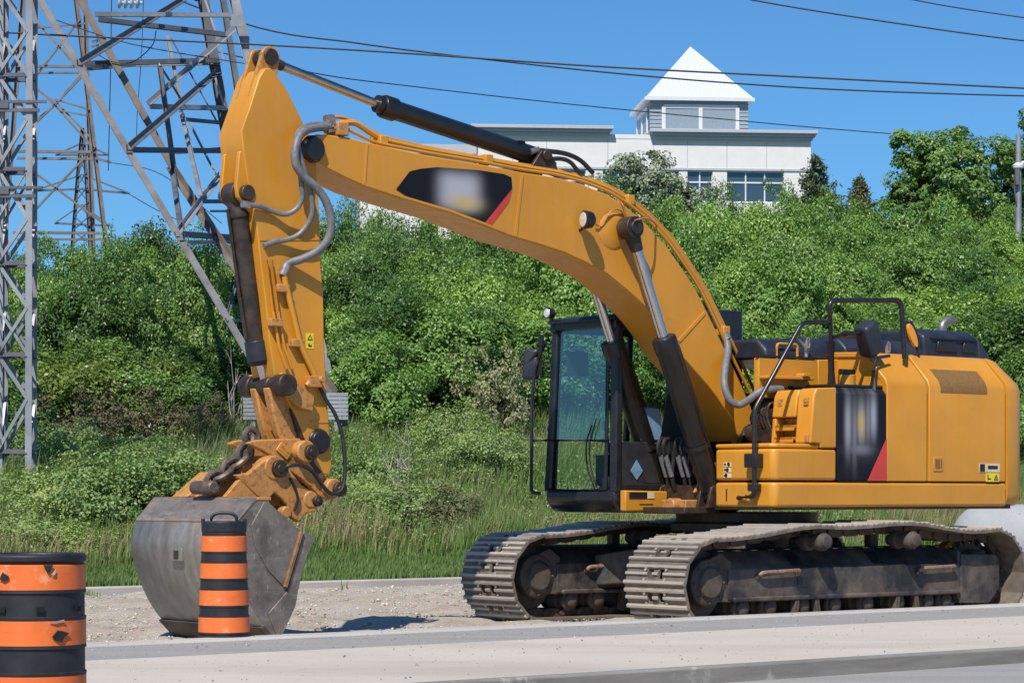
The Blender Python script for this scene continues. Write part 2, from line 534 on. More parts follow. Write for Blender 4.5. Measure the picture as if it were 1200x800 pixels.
def build_track(yc, side):
    """side -1: outer side faces the road"""
    ch = MB()
    for k in range(NS):
        s = (k + .5) * PITCH
        p, q, c = on_loop(s - PITCH * .56), on_loop(s + PITCH * .56), on_loop(s)
        d = q - p
        d = d / np.hypot(*d)
        nrm = np.array([d[1], -d[0]])                               # outward
        L = PITCH * .56
        for yo in (-.115, -.085, .085, .115):
            inner = abs(yo) > .1
            o = [c + d * (-L if inner else -L + .02) - nrm * .025, c + d * (L if inner else L - .02) - nrm * .025,
                 c + d * L * .9 - nrm * .10, c + d * .05 - nrm * .118, c - d * .05 - nrm * .118, c - d * L * .9 - nrm * .10]
            ch.prism([tuple(v) for v in o], yc + yo - .014, yc + yo + .014)
        b = c + d * PITCH * .5 - nrm * .066
        ch.cyl((b[0], yc - .15, b[1]), (b[0], yc + .15, b[1]), .034, n=10)
    chain = ch.build('track_chain', M['chain'], ex, bevel=0)
    for k in range(NS):
        s = (k + .5) * PITCH
        p, q, c = on_loop(s - .08), on_loop(s + .08), on_loop(s)
        d = q - p
        d = d / np.hypot(*d)
        nx, nz = d[1], -d[0]
        o = bpy.data.objects.new('track_shoe', shoe_me)
        COL.objects.link(o)
        o.parent = chain
        ang = math.atan2(-d[1], d[0]) if True else 0
        Mx = Matrix(((d[0], 0, nx, c[0] - nx * .012), (0, 1, 0, yc), (d[1], 0, nz, c[1] - nz * .012), (0, 0, 0, 1)))
        o.matrix_local = Mx
    # side frame
    y_out, y_in = yc + side * .26, yc - side * .26
    fr = MB()
    prof = [(y_in, .30), (y_out, .30), (y_out, .62), (y_out - side * .20, .80), (y_in + side * .08, .83), (y_in, .70)]
    fr.prism(prof, -1.86, 1.72, 'x')
    lo, hi = sorted((y_out + side * .03, y_out - side * .10))
    fr.box(-1.80, 1.72, lo, hi, .285, .335)                          # lower ledge
    frame = fr.build('track_frame', M['frame'], ex, bevel=.015)
    yl = MB()                                                        # idler yoke
    yl.prism([(-2.12, .30), (-1.80, .28), (-1.80, .70), (-1.95, .80), (-2.10, .74)], yc - .24, yc - .15)
    yl.prism([(-2.12, .30), (-1.80, .28), (-1.80, .70), (-1.95, .80), (-2.10, .74)], yc + .15, yc + .24)
    yl.build('idler_yoke', M['mud'], frame, bevel=.01)
    if side > 0:                                                     # smooth cover over the idler, on the side that shows
        yi = yc - side * .27
        MB().prism([(-2.45, .50), (-2.42, .66), (-2.30, .76), (-2.10, .80), (-1.62, .80), (-1.62, .30), (-1.95, .17), (-2.15, .16), (-2.34, .25), (-2.43, .38)], yi - .03, yi + .03).build('idler_cover', M['mud_light'], frame, bevel=.03, seg=3)
        MB().lathe((-2.13, yi - .03, .49), (0, -1, 0), [(0, .17), (.012, .16), (.016, .10)], 28).build('idler_cap', M['mud_light'], frame, bevel=.004)
    idl = MB()
    idl.lathe((-2.18, yc - .11, .47), (0, 1, 0), [(0, .30), (.0, .36), (.03, .36), (.05, .39), (.17, .39), (.19, .36), (.22, .36), (.22, .30)], 40)
    idl.lathe((-2.13, yc + side * .245, .49), (0, -side, 0), [(-.045, .10), (-.045, .15), (-.01, .18), (-.005, .225), (.01, .245), (.09, .25)], 36)
    for k in range(8):
        a = k * math.pi / 4
        idl.cyl((-2.13 + .205 * math.cos(a), yc + side * .25, .49 + .205 * math.sin(a)), (-2.13 + .205 * math.cos(a), yc + side * .265, .49 + .205 * math.sin(a)), .016, n=8)
    idl.build('idler_wheel', M['mud'], frame, bevel=.006)
    spk = MB()
    cx, cz = 2.15, .50
    prof = []
    for k in range(42):
        a = 2 * math.pi * k / 42
        r = .40 if k % 2 else .325
        prof.append((cx + r * math.cos(a), cz + r * math.sin(a)))
    spk.prism(prof, yc - .035, yc + .035)
    spk.lathe((cx, yc - side * .1, cz), (0, side, 0), [(0, .30), (.1, .30), (.14, .27), (.22, .27), (.30, .25), (.32, .18)], 32)
    spk.build('drive_sprocket', M['mud'], frame, bevel=.006)
    mt = MB()
    mt.lathe((cx - .05, yc - side * .10, cz + .08), (0, -side, 0), [(0, .30), (.12, .30), (.16, .26), (.34, .24), (.40, .16)], 28)
    mt.build('travel_motor', M['yellow'], frame, bevel=.01)
    gd = MB()
    gp = [(1.74, .18), (2.22, .165), (2.40, .34), (2.40, .66), (2.32, .72), (1.74, .73)]
    lo, hi = sorted((y_out + side * .015, y_out - side * .03))
    gd.prism(gp, lo, hi)
    gd.prism([(1.70, .25), (1.76, .18), (1.76, .74), (1.70, .78)], *sorted((y_out, y_in)))
    gd.build('sprocket_guard', M['frame'], frame, bevel=.008)
    xs = [-1.62, -1.22, -.72, -.24, .27, .77, 1.25, 1.55]
    for x in xs:
        ro = MB()
        ro.lathe((x, yc - .20, .215), (0, 1, 0), [(0, .06), (0, .115), (.03, .125), (.05, .095), (.12, .095), (.14, .13), (.26, .13), (.28, .095), (.35, .095), (.37, .125), (.40, .115), (.40, .06)], 22)
        ro.lathe((x, yc + side * .20, .215), (0, side, 0), [(0, .085), (.03, .08), (.045, .06), (.05, .03)], 16)
        ro.build('track_roller', M['mud'], frame, bevel=0)
    for x in (-.72, .85):                                            # chain guides
        g = MB()
        for dx in (-.20, -.16, .16, .20):
            lo, hi = sorted((y_out + side * .02, y_out - side * .05))
            g.prism([(x + dx - .014, .09), (x + dx + .014, .09), (x + dx * .8 + .014, .30), (x + dx * .8 - .014, .30)], lo, hi)
        g.prism([(x - .17, .075), (x + .17, .075), (x + .15, .13), (x - .15, .13)], *sorted((y_out - side * .01, y_out - side * .05)))
        g.build('chain_guide', M['mud'], frame, bevel=.004)
    for x in (-.62, .78):
        cr = MB()
        cr.lathe((x, yc - .12, .90), (0, side, 0), [(-.06, .06), (0, .06), (.02, .10), (.10, .10), (.12, .075), (.20, .075), (.22, .10), (.30, .10), (.32, .085), (.36, .07), (.37, .03)], 22)
        cr.box(x - .06, x + .06, yc - side * .20 - .05, yc - side * .20 + .05, .74, .96)
        cr.build('carrier_roller', M['mud'], frame, bevel=.005)
    for x in (-1.15, 1.32):                                          # welded step rails on the outer side
        st = MB()
        lo, hi = sorted((y_out + side * .06, y_out - side * .01))
        st.tube(round_path([(x - .30, y_out, .53), (x - .28, y_out + side * .055, .585), (x + .28, y_out + side * .055, .60), (x + .30, y_out, .55)], .04), .022, 8)
        st.build('step_rail', M['rail_rust'], frame)
    for x in (-.78, .86):
        h = MB()
        h.box(x - .07, x + .07, *sorted((y_out + side * .004, y_out - side * .02)), .42, .53)
        h.build('frame_opening', M['black'], frame)  # black slab on the frame, an opening's shade put into its colour
    for x in (-.9, .35):
        h = MB()
        a, b = Vector((x, y_out - side * .06, .674)), Vector((x + .20, y_out - side * .17, .774))
        nrm = Vector((0, side * .16, .2)).normalized() * .006
        q = [Vector((x, y_out - side * .03, .647)), Vector((x + .16, y_out - side * .03, .647)), Vector((x + .16, y_out - side * .17, .773)), Vector((x, y_out - side * .17, .773))]
        h.loft([v - nrm for v in q], [v + nrm for v in q])
        h.build('frame_opening', M['black'], frame)  # the same painted shade on the sloping face
    return frame

build_track(-1.375, -1)
build_track(1.375, -1)

cb = MB()                                                           # centre frame with its legs, and the slewing ring
cb.box(-.75, .75, -.72, .72, .42, .88)
for sx in (-1, 1):
    for sy in (-1, 1):
        a = [(sx * .35, sy * .6, .45), (sx * .75, sy * .4, .45), (sx * .75, sy * .4, .86), (sx * .35, sy * .6, .86)]
        b = [(sx * .85, sy * 1.14, .36), (sx * 1.30, sy * 1.14, .36), (sx * 1.30, sy * 1.14, .72), (sx * .85, sy * 1.14, .72)]
        cb.loft([Vector(p) for p in a], [Vector(p) for p in b])
cb.build('centre_frame', M['frame'], ex, bevel=.02)
sb = MB()
sb.lathe((0, 0, .86), (0, 0, 1), [(0, .80), (.05, .80), (.06, .70), (.12, .70), (.13, .86), (.22, .86), (.23, .80), (.34, .80)], 56)
for k in range(60):
    a = 2 * math.pi * k / 60
    sb.cyl((.76 * math.cos(a), .76 * math.sin(a), .905), (.76 * math.cos(a), .76 * math.sin(a), .945), .018, n=6)
sb.build('slewing_ring', M['grease'], ex, bevel=.006)

# ------------------------------------------------------------------ upper frame and body
dk = MB()
dk.box(-1.0, 2.9, -1.40, 1.40, 1.235, 1.50)
dk.box(-1.42, -.9, -.50, .18, 1.19, 1.262)
for y in (-.52, -.36, .30, .46):                                        # feet of the boom cylinders and the boom
    dk.prism([(-1.12, 1.25), (-1.06, 1.48), (-.92, 1.54), (-.74, 1.48), (-.62, 1.25)], y - .02, y + .02)
for y in (-.36, .36):
    dk.prism([(-.60, 1.45), (-.48, 2.00), (-.36, 2.16), (-.22, 2.14), (.02, 1.45)], y - .035, y + .035)
dk.box(.10, 1.6, -.44, .30, 1.5, 2.55)
dk.build('upper_frame', M['grease'], ex, bevel=.01)
sk = MB()
z0, z1 = 1.262, 1.528
sk.prism([(-1.02, -.55), (-1.02, -1.40), (-.97, -1.452), (2.765, -1.452), (2.765, -1.36), (-.90, -1.36), (-.90, -.55)], z0, z1, 'z')
sk.build('side_skirt', M['yellow'], ex, bevel=.03, seg=3)
tb = MB()
tb.prism([(-1.012, -.545), (-1.012, -1.40), (-.965, -1.444), (-.055, -1.444), (-.055, -.545)], 1.55, 1.885, 'z')
tb.build('tool_box', M['yellow'], ex, bevel=.03, seg=3)
lid = MB()
lid.prism([(-1.0, -.53), (-1.0, -1.36), (-.94, -1.42), (-.30, -1.42), (-.30, -.53)], 1.893, 1.945, 'z')
lid.build('step_plate', M['yellow'], ex, bevel=.02)

# front housing with steps
st = MB()
F0 = [(-.46, 1.95), (-.405, 2.47), (-.36, 2.545), (-.055, 2.56), (-.055, 1.90), (-.30, 1.90), (-.30, 1.95)]
st.prism(F0, -1.444, -1.205)
st.prism([(-.445, 2.235), (-.41, 2.46), (-.365, 2.535), (-.055, 2.55), (-.055, 2.235)], -1.195, -.84)
st.prism([(-.30, 1.95), (-.30, 2.23), (-.055, 2.23), (-.055, 1.90), (-.30, 1.90)], -1.195, -.90)
st.prism([(-.46, 1.95), (-.435, 2.23), (-.28, 2.23), (-.28, 1.95)], -.90, -.84)
st.build('step_housing', M['yellow'], ex, bevel=.018, seg=3)
for z, x in ((1.99, -.475), (2.12, -.46)):
    s_ = MB()
    s_.box(x, -.30, -1.19, -.905, z, z + .03)
    s_.box(x, x + .018, -1.19, -.905, z - .03, z + .03)
    s_.build('step_tread', M['yellow'], ex, bevel=.006)
s_ = MB()
s_.box(-.306, -.298, -1.19, -.91, 1.96, 2.225)
s_.build('step_recess', M['yellow_worn'], ex)
lk = MB()
for y in (-1.34, -.95):
    lk.box(-.432, -.405, y - .035, y + .035, 2.36, 2.44)
    lk.cyl((-.44, y, 2.40), (-.40, y, 2.40), .014, n=10)
lk.box(-.475, -.45, -1.42, -1.36, 1.96, 2.04)
lk.build('door_lock', M['yellow_worn'], ex, bevel=.006)

# dark core behind the body panels
co = MB()
co.prism([(-1.40, 1.53), (-1.40, 2.50), (-.62, 2.50), (-.62, 1.53)], .02, .80, 'x')
co.prism([(-1.35, 1.53), (-1.35, 2.56), (-1.07, 2.86), (-.5, 2.95), (-.5, 1.53)], .80, 2.95, 'x')
co.build('body_core', M['black'], ex)
bk = MB()
bk.prism([(-1.445, 1.545), (-1.445, 2.50), (-1.39, 2.565), (-.6, 2.575), (-.6, 1.545)], -.04, .735, 'x')
q_ = ly(1008, 498, -1.445)
M['side_emblem'] = emblem('side_emblem_panel', q_[0], q_[1], .23, .33, q_[0] + .02, q_[1] + .02, .055, .13,
    streaks=((-.19, .0, .055, .30, .75), (-.09, -.06, .045, .34, .45), (.02, .02, .07, .26, .65), (.13, .06, .04, .26, .5), (.21, .10, .055, .24, .8), (.0, -.26, .20, .07, .4)))
bk.build('emblem_panel', M['side_emblem'], ex, bevel=.012)
rs = MB()
rs.prism([(.43, 1.55), (.735, 1.55), (.735, 2.02)], -1.450, -1.4465)
rs.build('red_stripe', M['red_decal'], ex)

def body_panel(name, x0, x1, x0_top):
    prof = [(-1.45, 1.545), (-1.452, 2.60), (-1.42, 2.68), (-1.16, 2.95), (-1.08, 2.985), (-.45, 3.01)]
    inn = [(-.45, 2.95), (-1.06, 2.925), (-1.37, 2.63), (-1.39, 1.545)]
    P = prof + inn
    A = [Vector((x0 + (x0_top - x0) * max(0, (z - 2.6) / .4), y, z)) for y, z in P]
    B = [Vector((x1, y, z)) for y, z in P]
    m = MB()
    m.loft(A, B)
    return m.build(name, M['yellow'], ex, bevel=.011, seg=2)
pn = body_panel('pump_door', .745, 1.399, .72)
fm = MB()
A = [Vector((.745, y, z)) for y, z in ((-1.44, 2.58), (-1.13, 2.93), (-.46, 2.98), (-.46, 2.58))]
fm.loft(A, [v + Vector((.03, 0, 0)) for v in A])
fm.build('front_wall', M['yellow'], ex)
dr = body_panel('engine_door', 1.437, 2.744, 1.437)
gr = MB()
def on_slope(x, t, off=.0):
    """point of the chamfer, t from its foot to its top; slightly proud"""
    a, b = Vector((x, -1.452, 2.56)), Vector((x, -1.17, 2.945))
    return a + (b - a) * t + Vector((0, -.81, .59)) * off
pts_lo = [(-1.4545, 2.545), (-1.4555, 2.602), (-1.4235, 2.683), (-1.295, 2.8165)]
A = [Vector((1.62, y, z)) for y, z in pts_lo] + [Vector((1.62, y + .012, z - .006)) for y, z in reversed(pts_lo)]
B = [v + Vector((.80, 0, 0)) for v in A]
gr.loft(A, B)
gr.build('vent_grille', M['grille'], dr)
hd = MB()
hd.box(1.50, 1.66, -1.458, -1.449, 1.66, 1.82)
hd.build('latch_plate', M['yellow'], dr, bevel=.004)
hd = MB()
hd.box(1.525, 1.60, -1.4605, -1.457, 1.69, 1.795)
hd.box(1.615, 1.64, -1.4605, -1.457, 1.69, 1.795)
hd.build('latch_recess', M['grille'], dr)
lb = MB(); lb.box(2.28, 2.64, -1.4565, -1.451, 1.655, 1.755); lb.build('label_plate', M['white_decal'], dr)
lb = MB(); lb.box(2.29, 2.375, -1.459, -1.4563, 1.662, 1.748); lb.box(2.43, 2.60, -1.459, -1.4563, 1.69, 1.73); lb.build('label_print', M['black_decal'], dr)
lb = MB(); lb.box(2.40, 2.505, -1.4565, -1.451, 1.545, 1.645); lb.box(2.515, 2.63, -1.4565, -1.451, 1.545, 1.645); lb.build('warning_label', M['yellow_decal'], dr)
lb = MB()
def tri(m, cx, cz, r, y0, y1):
    o = [(cx - r, cz - r * .7), (cx + r, cz - r * .7), (cx, cz + r)]
    k = .72
    i = [(cx - r * k * .85, cz - r * .7 + .007), (cx + r * k * .85, cz - r * .7 + .007), (cx, cz + r * k)]
    for a in range(3):
        b = (a + 1) % 3
        m.prism([o[a], o[b], i[b], i[a]], y0, y1)
tri(lb, 2.572, 1.59, .042, -1.459, -1.4563)
lb.prism([(2.565, 1.57), (2.579, 1.57), (2.577, 1.605), (2.567, 1.605)], -1.459, -1.4563)
lb.prism([(2.425, 1.565), (2.44, 1.565), (2.435, 1.63), (2.42, 1.63)], -1.459, -1.4563)
lb.box(2.445, 2.48, -1.459, -1.4563, 1.57, 1.585)
lb.build('warning_print', M['black_decal'], dr)

# counterweight: a deep curved block behind the body
def inset(poly, d):
    n = len(poly); out = []
    for i in range(n):
        p, q, r = Vector(poly[i - 1]), Vector(poly[i]), Vector(poly[(i + 1) % n])
        a, b = (q - p).normalized(), (r - q).normalized()
        na, nb = Vector((-a.y, a.x)), Vector((-b.y, b.x))
        m_ = (na + nb).normalized()
        out.append(q + m_ * d / max(.5, m_.dot(na)))
    return out
half = [(2.78, -1.452), (2.95, -1.44), (3.08, -1.385), (3.20, -1.27), (3.38, -1.0), (3.52, -.65), (3.60, -.3), (3.62, 0)]
plan = half + [(x, -y) for x, y in reversed(half[:-1])]
cw = MB()
rings = [(1.27, .06), (1.31, .02), (1.40, 0), (2.60, 0), (2.68, .03), (2.95, .29), (2.985, .37)]
vs_, fs_ = [], []
for z, d in rings:
    q = inset(plan, d)
    for i, p in enumerate(q):
        x = p.x if i not in (0, len(q) - 1) else 2.78
        vs_.append((max(2.78, x), p.y, z))
k = len(plan)
for j in range(len(rings) - 1):
    for i in range(k):
        fs_.append((j * k + i, j * k + (i + 1) % k, (j + 1) * k + (i + 1) % k, (j + 1) * k + i))
fs_.append(tuple(range(k)))
fs_.append(tuple((len(rings) - 1) * k + i for i in range(k)))
cw.add(vs_, fs_)
cw.build('counterweight', M['yellow'], ex, smooth=50)

# engine hood with its raised rear, orange bulkhead panels in front of it
ho = MB()
def hood(m, x0, x1, zt, zb=2.9, y0=-.60, y1=1.25, sl=.16):
    A = [Vector((x0, y, z)) for y, z in ((y0, zb), (y0 + .02, zt - .12), (y0 + sl, zt), (y1 - sl, zt), (y1, zt - .15), (y1, zb))]
    B = [Vector((x1, v.y, v.z)) for v in A]
    m.loft(A, B)
hood(ho, -.28, .36, 3.13)
hood(ho, .37, 1.00, 3.17)
hood(ho, 1.00, 2.42, 3.19)
ho.build('engine_hood', M['navy'], ex, bevel=.05, seg=4)
hr = MB()
A = [Vector((2.30, y, z)) for y, z in ((-.62, 2.9), (-.60, 3.26), (-.45, 3.345), (1.05, 3.345), (1.2, 3.2), (1.2, 2.9))]
B = [Vector((3.28, v.y, v.z)) for v in A]
hr.loft(A, B)
C = [Vector((3.60, v.y * .93, 2.9 + (v.z - 2.9) * .25)) for v in A]
hr.loft(B, C)
hr.build('rear_hood', M['navy'], ex, bevel=.05, seg=4)
for x0, x1 in ((2.50, 2.86), (2.96, 3.20)):
    v = MB(); v.prism([(x0, 3.08), (x1, 3.08), (x1 - .02, 3.20), (x0 + .03, 3.20)], -.628, -.60); v.build('hood_vent', M['black'], ex, bevel=.01)
v = MB(); v.box(2.40, 3.22, -.63, -.60, 3.225, 3.24); v.build('hood_seam', M['black'], ex)
eb = MB(); eb.box(-.50, .42, -.70, -.62, 2.46, 2.90); eb.build('bulkhead_panel', M['yellow'], ex, bevel=.01)
eb = MB(); eb.prism([(.43, 2.46), (1.30, 2.46), (1.30, 2.945), (.43, 2.905)], -.70, -.62); eb.build('bulkhead_panel', M['yellow'], ex, bevel=.01)
eb = MB(); eb.prism([(1.31, 2.46), (1.95, 2.46), (1.95, 2.97), (1.31, 2.945)], -.70, -.62); eb.build('bulkhead_panel', M['yellow'], ex, bevel=.01)
eb = MB(); eb.box(-.52, .40, -.705, -.66, 2.905, 2.93); eb.build('bulkhead_seal', M['black'], ex)
eb = MB(); eb.box(-.50, .25, -.82, -.705, 2.665, 2.70); eb.box(.05, .16, -.84, -.72, 2.70, 2.74); eb.build('walkway_plate', M['yellow'], ex, bevel=.008)
eb = MB(); eb.box(-.05, .74, -1.38, -.62, 2.575, 2.60); eb.build('walkway_deck', M['black'], ex)
gb = MB(); gb.tube(round_path([(-.12, -.60, 2.90), (-.12, -.60, 3.07), (.20, -.60, 3.07), (.20, -.60, 2.90)], .04), .016, 8)
gb.build('grab_handle', M['yellow'], ex)
for x in (.30, 1.62):
    w = MB()
    w.cyl((x, -.64, 2.92), (x, -.64, 3.02), .022, n=10)
    for k in range(3):
        w.tube([(x - .01 + .05 * math.cos(t) * .5, -.66 - .01 * k, 3.05 + .02 * k + .06 * math.sin(t)) for t in np.linspace(0, 6.2, 14)], .010, 6)
    w.build('hood_latch', M['fitting'], ex)
fc = MB(); fc.lathe((.52, -1.05, 2.59), (0, 0, 1), [(0, .10), (.13, .10), (.14, .085)], 20); fc.build('filler_neck', M['yellow'], ex)
fc = MB(); fc.lathe((.52, -1.05, 2.731), (0, 0, 1), [(0, .095), (.05, .095), (.055, .06)], 20); fc.box(.40, .64, -1.06, -1.04, 2.75, 2.79); fc.build('filler_cap', M['black'], ex, bevel=.004)
exh = MB(); exh.tube(spline([(3.42, .1, 3.20), (3.42, .1, 3.40), (3.44, .1, 3.47), (3.52, .1, 3.52), (3.62, .1, 3.535)], 5), .055, 16)
exh.build('exhaust_pipe', plain('exhaust_steel', (.25, .24, .235), .4, .7, var=.3, scale=12), ex)

# handrails on the near side
hr_ = MB()
hr_.tube(round_path([p3x(865, 583, -1.05), p3x(884, 581, -1.10), p3x(884, 480, -1.10), p3y(940, 378, -1.30), p3y(971, 377, -1.30)], .07, 5), .026, 10)
hr_.build('handrail', M['black'], ex)
hb = MB()
q = p3x(884, 540, -1.06); hb.box(-1.13, -1.01, q.y - .09, q.y + .09, q.z - .07, q.z + .08)
hb.build('rail_bracket', M['black'], ex, bevel=.01)
hb = MB()
q = p3x(884, 572, -1.07); hb.box(-1.12, -1.02, q.y - .06, q.y + .06, q.z - .03, q.z + .05)
hb.build('rail_bracket', M['black'], ex, bevel=.01)
hr_ = MB()
hr_.tube(round_path([p3y(975, 450, -1.3), p3y(972, 352, -1.3), p3y(1056, 352, -1.3), p3y(1060, 420, -1.3)], .09, 5), .030, 10)
hr_.tube([p3y(974.5, 452, -1.3), p3y(973.5, 400, -1.3)], .048, 10)
hr_.build('guard_rail', M['black'], ex)
# rear view camera housing / mirror on its post, and the round reflector
mi = MB()
c = p3y(1018, 397, -1.28)
Mm = Matrix.Translation(c) @ Matrix.Rotation(R(-28), 4, 'Y') @ Matrix.Rotation(R(10), 4, 'X')
mi.box(-.115, .115, -.10, .10, -.19, .19, Mm)
mi.build('mirror_head', M['navy'], ex, bevel=.04, seg=3)
ma = MB()
ma.tube([p3y(975, 395, -1.3), p3y(990, 391, -1.3), p3y(1012, 391, -1.29)], [.03, .04, .015], 8)
ma.tube(round_path([p3y(1024, 462, -1.36), p3y(1024, 430, -1.36), p3y(1028, 419, -1.36), p3y(1042, 417, -1.3)], .06), .018, 8)
ma.tube([p3y(1022.5, 458, -1.36), p3y(1024, 434, -1.36)], [.05, .024], 8)
ma.build('mirror_arm', M['black'], ex)
rf = MB()
c = p3y(1069, 393, -1.15)
Mm = Matrix.Translation(c) @ Matrix.Rotation(R(-28), 4, 'Y') @ Matrix.Rotation(R(0), 4, 'Z') @ Matrix.Diagonal((.34, 1, 1, 1))
rf.cyl((0, -.02, 0), (0, .02, 0), .145, n=24, M=Mm)
rf.build('reflector', M['amber'], ex, bevel=.006)
rf = MB()
rf.cyl((.10, -.01, .02), (.10, .06, .02), .155, n=24, M=Mm)
rf.tube([c, p3y(1076, 412, -1.15), p3y(1077, 420, -1.15)], .016, 6)
rf.build('reflector_backing', M['black'], ex, bevel=.006)

# small marks on the front of the tool box
lb = MB()
for k, z in enumerate((1.70, 1.64, 1.58)):
    lb.box(-1.0165, -1.011, -.80, -.68, z, z + .045)
lb.build('ratings_label', M['white_decal'], ex)
lb = MB()
for k, z in enumerate((1.705, 1.645, 1.585)):
    lb.cyl((-1.0195, -.76 + .02 * k, z + .02), (-1.016, -.76 + .02 * k, z + .02), .022, n=12)
    lb.box(-1.0195, -1.016, -.72, -.69, z + .01, z + .03)
lb.build('ratings_print', M['black_decal'], ex)
lb = MB(); lb.box(-1.026, -1.02, -.74, -.725, 1.33, 1.46); lb.box(-1.026, -1.02, -1.04, -1.025, 1.35, 1.40); lb.build('skirt_mark', M['grease'], ex)

# valve block, pipes and cables between the boom foot and the step housing
vb = MB()
vb.box(-.42, -.12, -.82, -.46, 1.95, 2.12)
vb.cyl((-.45, -.66, 2.08), (-.45, -.52, 2.08), .10, n=16)
vb.cyl((-.45, -.74, 2.30), (-.30, -.50, 2.32), .05, n=12)
for k in range(6):
    vb.tube(spline([(-.40, -.55 - .05 * k, 2.1), (-.52 + .02 * k, -.6 - .03 * k, 2.25), (-.38, -.62 - .03 * k, 2.40), (-.15, -.6 - .04 * k, 2.36)], 5), .018, 7)
vb.build('valve_block', M['grease'], ex, bevel=.008)
M['seat_brown'] = plain('brown_visor', (.11, .085, .06), .8, var=.2)
# ------------------------------------------------------------------ cab on the far side
cab = empty('cab'); cab.parent = ex
XF, XB, YN, YF = -1.72, .22, .30, 1.50
def post(m, a, b, w=.05, d=.05):
    """square post between two points"""
    a, b = Vector(a), Vector(b)
    A = [a + Vector((sx * w, sy * d, 0)) for sx, sy in ((-1, -1), (1, -1), (1, 1), (-1, 1))]
    B = [b + Vector((sx * w, sy * d, 0)) for sx, sy in ((-1, -1), (1, -1), (1, 1), (-1, 1))]
    m.loft(A, B)
fr = MB()
ZB, ZT = 1.44, 3.30
post(fr, (XF + .05, YN + .05, ZB - .02), (XF + .10, YN + .07, ZT), .05, .055)
post(fr, (XF + .05, YF - .05, ZB - .02), (XF + .10, YF - .11, ZT), .05, .05)
post(fr, (XB - .06, YN + .05, ZB), (XB - .06, YN + .07, ZT + .08), .07, .05)
post(fr, (XB - .06, YF - .05, ZB), (XB - .06, YF - .11, ZT + .08), .07, .05)
post(fr, (-.55, YF - .04, ZB), (-.50, YF - .09, ZT), .035, .03)
fr.box(XF, XB, YN, YN + .08, 1.44, 1.52)
fr.box(XF + .02, XB, YN + .02, YN + .09, 3.22, 3.34)
fr.box(XF + .02, XB, YF - .14, YF - .06, 3.22, 3.34)
fr.box(XF + .03, XF + .14, YN + .05, YF - .08, 3.24, 3.34)
fr.build('cab_frame', M['cab_black'], cab, bevel=.02)
ba = MB()
ba.prism([(XF + .10, 1.20), (XF - .005, 1.32), (XF - .005, 1.455), (XB, 1.455), (XB, 1.20)], YN + .005, YF)
ba.build('cab_base', M['cab_black'], cab, bevel=.05, seg=3)
lo = MB()
lo.box(-1.30, XB - .02, YN + .01, YN + .05, 1.52, 1.98)
lo.build('cab_side_panel', M['interior'], cab, bevel=.01)
rf = MB()
rf.prism([(XF - .04, 3.32), (XF + .02, 3.385), (-.6, 3.44), (XB - .25, 3.50), (XB, 3.50), (XB + .02, 3.32)], YN + .02, YF - .05)
rf.build('roof', M['cab_black'], cab, bevel=.045, seg=3)
bk = MB()
bk.box(XB - .45, XB + .02, YN + .0, YN + .32, 2.05, 3.50)
bk.box(XB - .10, XB + .01, YN + .1, YF - .1, 1.5, 2.35)
bk.build('rear_cab_wall', M['cab_black'], cab, bevel=.03)
XG = XF + .035
def front_pt(px, py, dx=0.0):
    y, z = lx(px, py, XG + dx)
    return (XG + dx + .05 * (z - 1.44) / 1.86, y, z)
def pane(name, corners, mat, t=.008):
    m = MB()
    A = [Vector(front_pt(*c)) for c in corners]
    m.loft(A, [v + Vector((t, 0, 0)) for v in A])
    return m.build(name, mat, cab)
wsh = pane('windshield', [(646, 376), (709, 376), (709, 515), (642, 515)], M['glass'])
low = pane('lower_window', [(641, 518), (709, 518), (709, 574), (641, 574)], M['glass_clear'])
fb = MB()
def bar(a, b, r=.018):
    fb.tube([Vector(front_pt(*a, dx=-.02)), Vector(front_pt(*b, dx=-.02))], r, 8)
bar((640, 516), (711, 516), .02)
bar((647, 376), (641, 574), .028); bar((709, 376), (710, 574), .024); bar((640, 574), (710, 574), .024); bar((647, 377), (709, 376), .03)
fb.build('windshield_frame', M['cab_black'], cab)
wp = MB()
wp.tube(spline([Vector(front_pt(*c, dx=-.03)) for c in ((697, 573), (688, 548), (686, 520), (692, 498))], 5), .010, 6)
wp.tube(spline([Vector(front_pt(*c, dx=-.03)) for c in ((700, 573), (692, 548), (690, 520), (697, 490))], 5), .008, 6)
wp.build('wiper', M['black'], cab)
sv = MB(); a_, b_ = p3y(664, 411, 1.36), p3y(689, 441, 1.36); sv.box(a_.x, b_.x, 1.35, 1.37, b_.z, a_.z); sv.build('sun_visor', M['seat_brown'], cab, bevel=.01)  # flat brown panel inside the far side of the cab
sg = MB(); sg.box(XF + .15, XB - .3, YF - .075, YF - .065, 1.50, 3.2); sg.build('door_window', M['glass_clear'], cab)
sg = MB(); sg.box(XF + .15, XB - .2, YN + .06, YN + .066, 1.98, 3.2); sg.build('side_window', M['glass_clear'], cab)
se = MB()
se.box(-.75, -.25, .65, 1.15, 1.75, 1.9)
se.prism([(-.36, 1.85), (-.22, 1.85), (-.08, 2.55), (-.20, 2.58)], .66, 1.14)
se.build('driver_seat', M['seat'], cab, bevel=.05, seg=3)
se = MB(); se.box(-.30, -.16, .74, 1.06, 2.62, 2.92); se.build('headrest', M['beige'], cab, bevel=.05, seg=3)
co = MB()
co.box(-1.1, -.2, .45, .62, 1.5, 2.0)
co.box(-1.1, -.3, 1.18, 1.34, 1.5, 1.85)
for y in (.54, 1.25):
    co.tube([(-.95, y, 1.85), (-1.02, y, 2.15)], .02, 8)
    co.cyl((-1.02, y, 2.13), (-1.03, y, 2.24), .03, .024, n=10)
co.box(-1.35, -1.2, .45, .75, 1.46, 1.66)
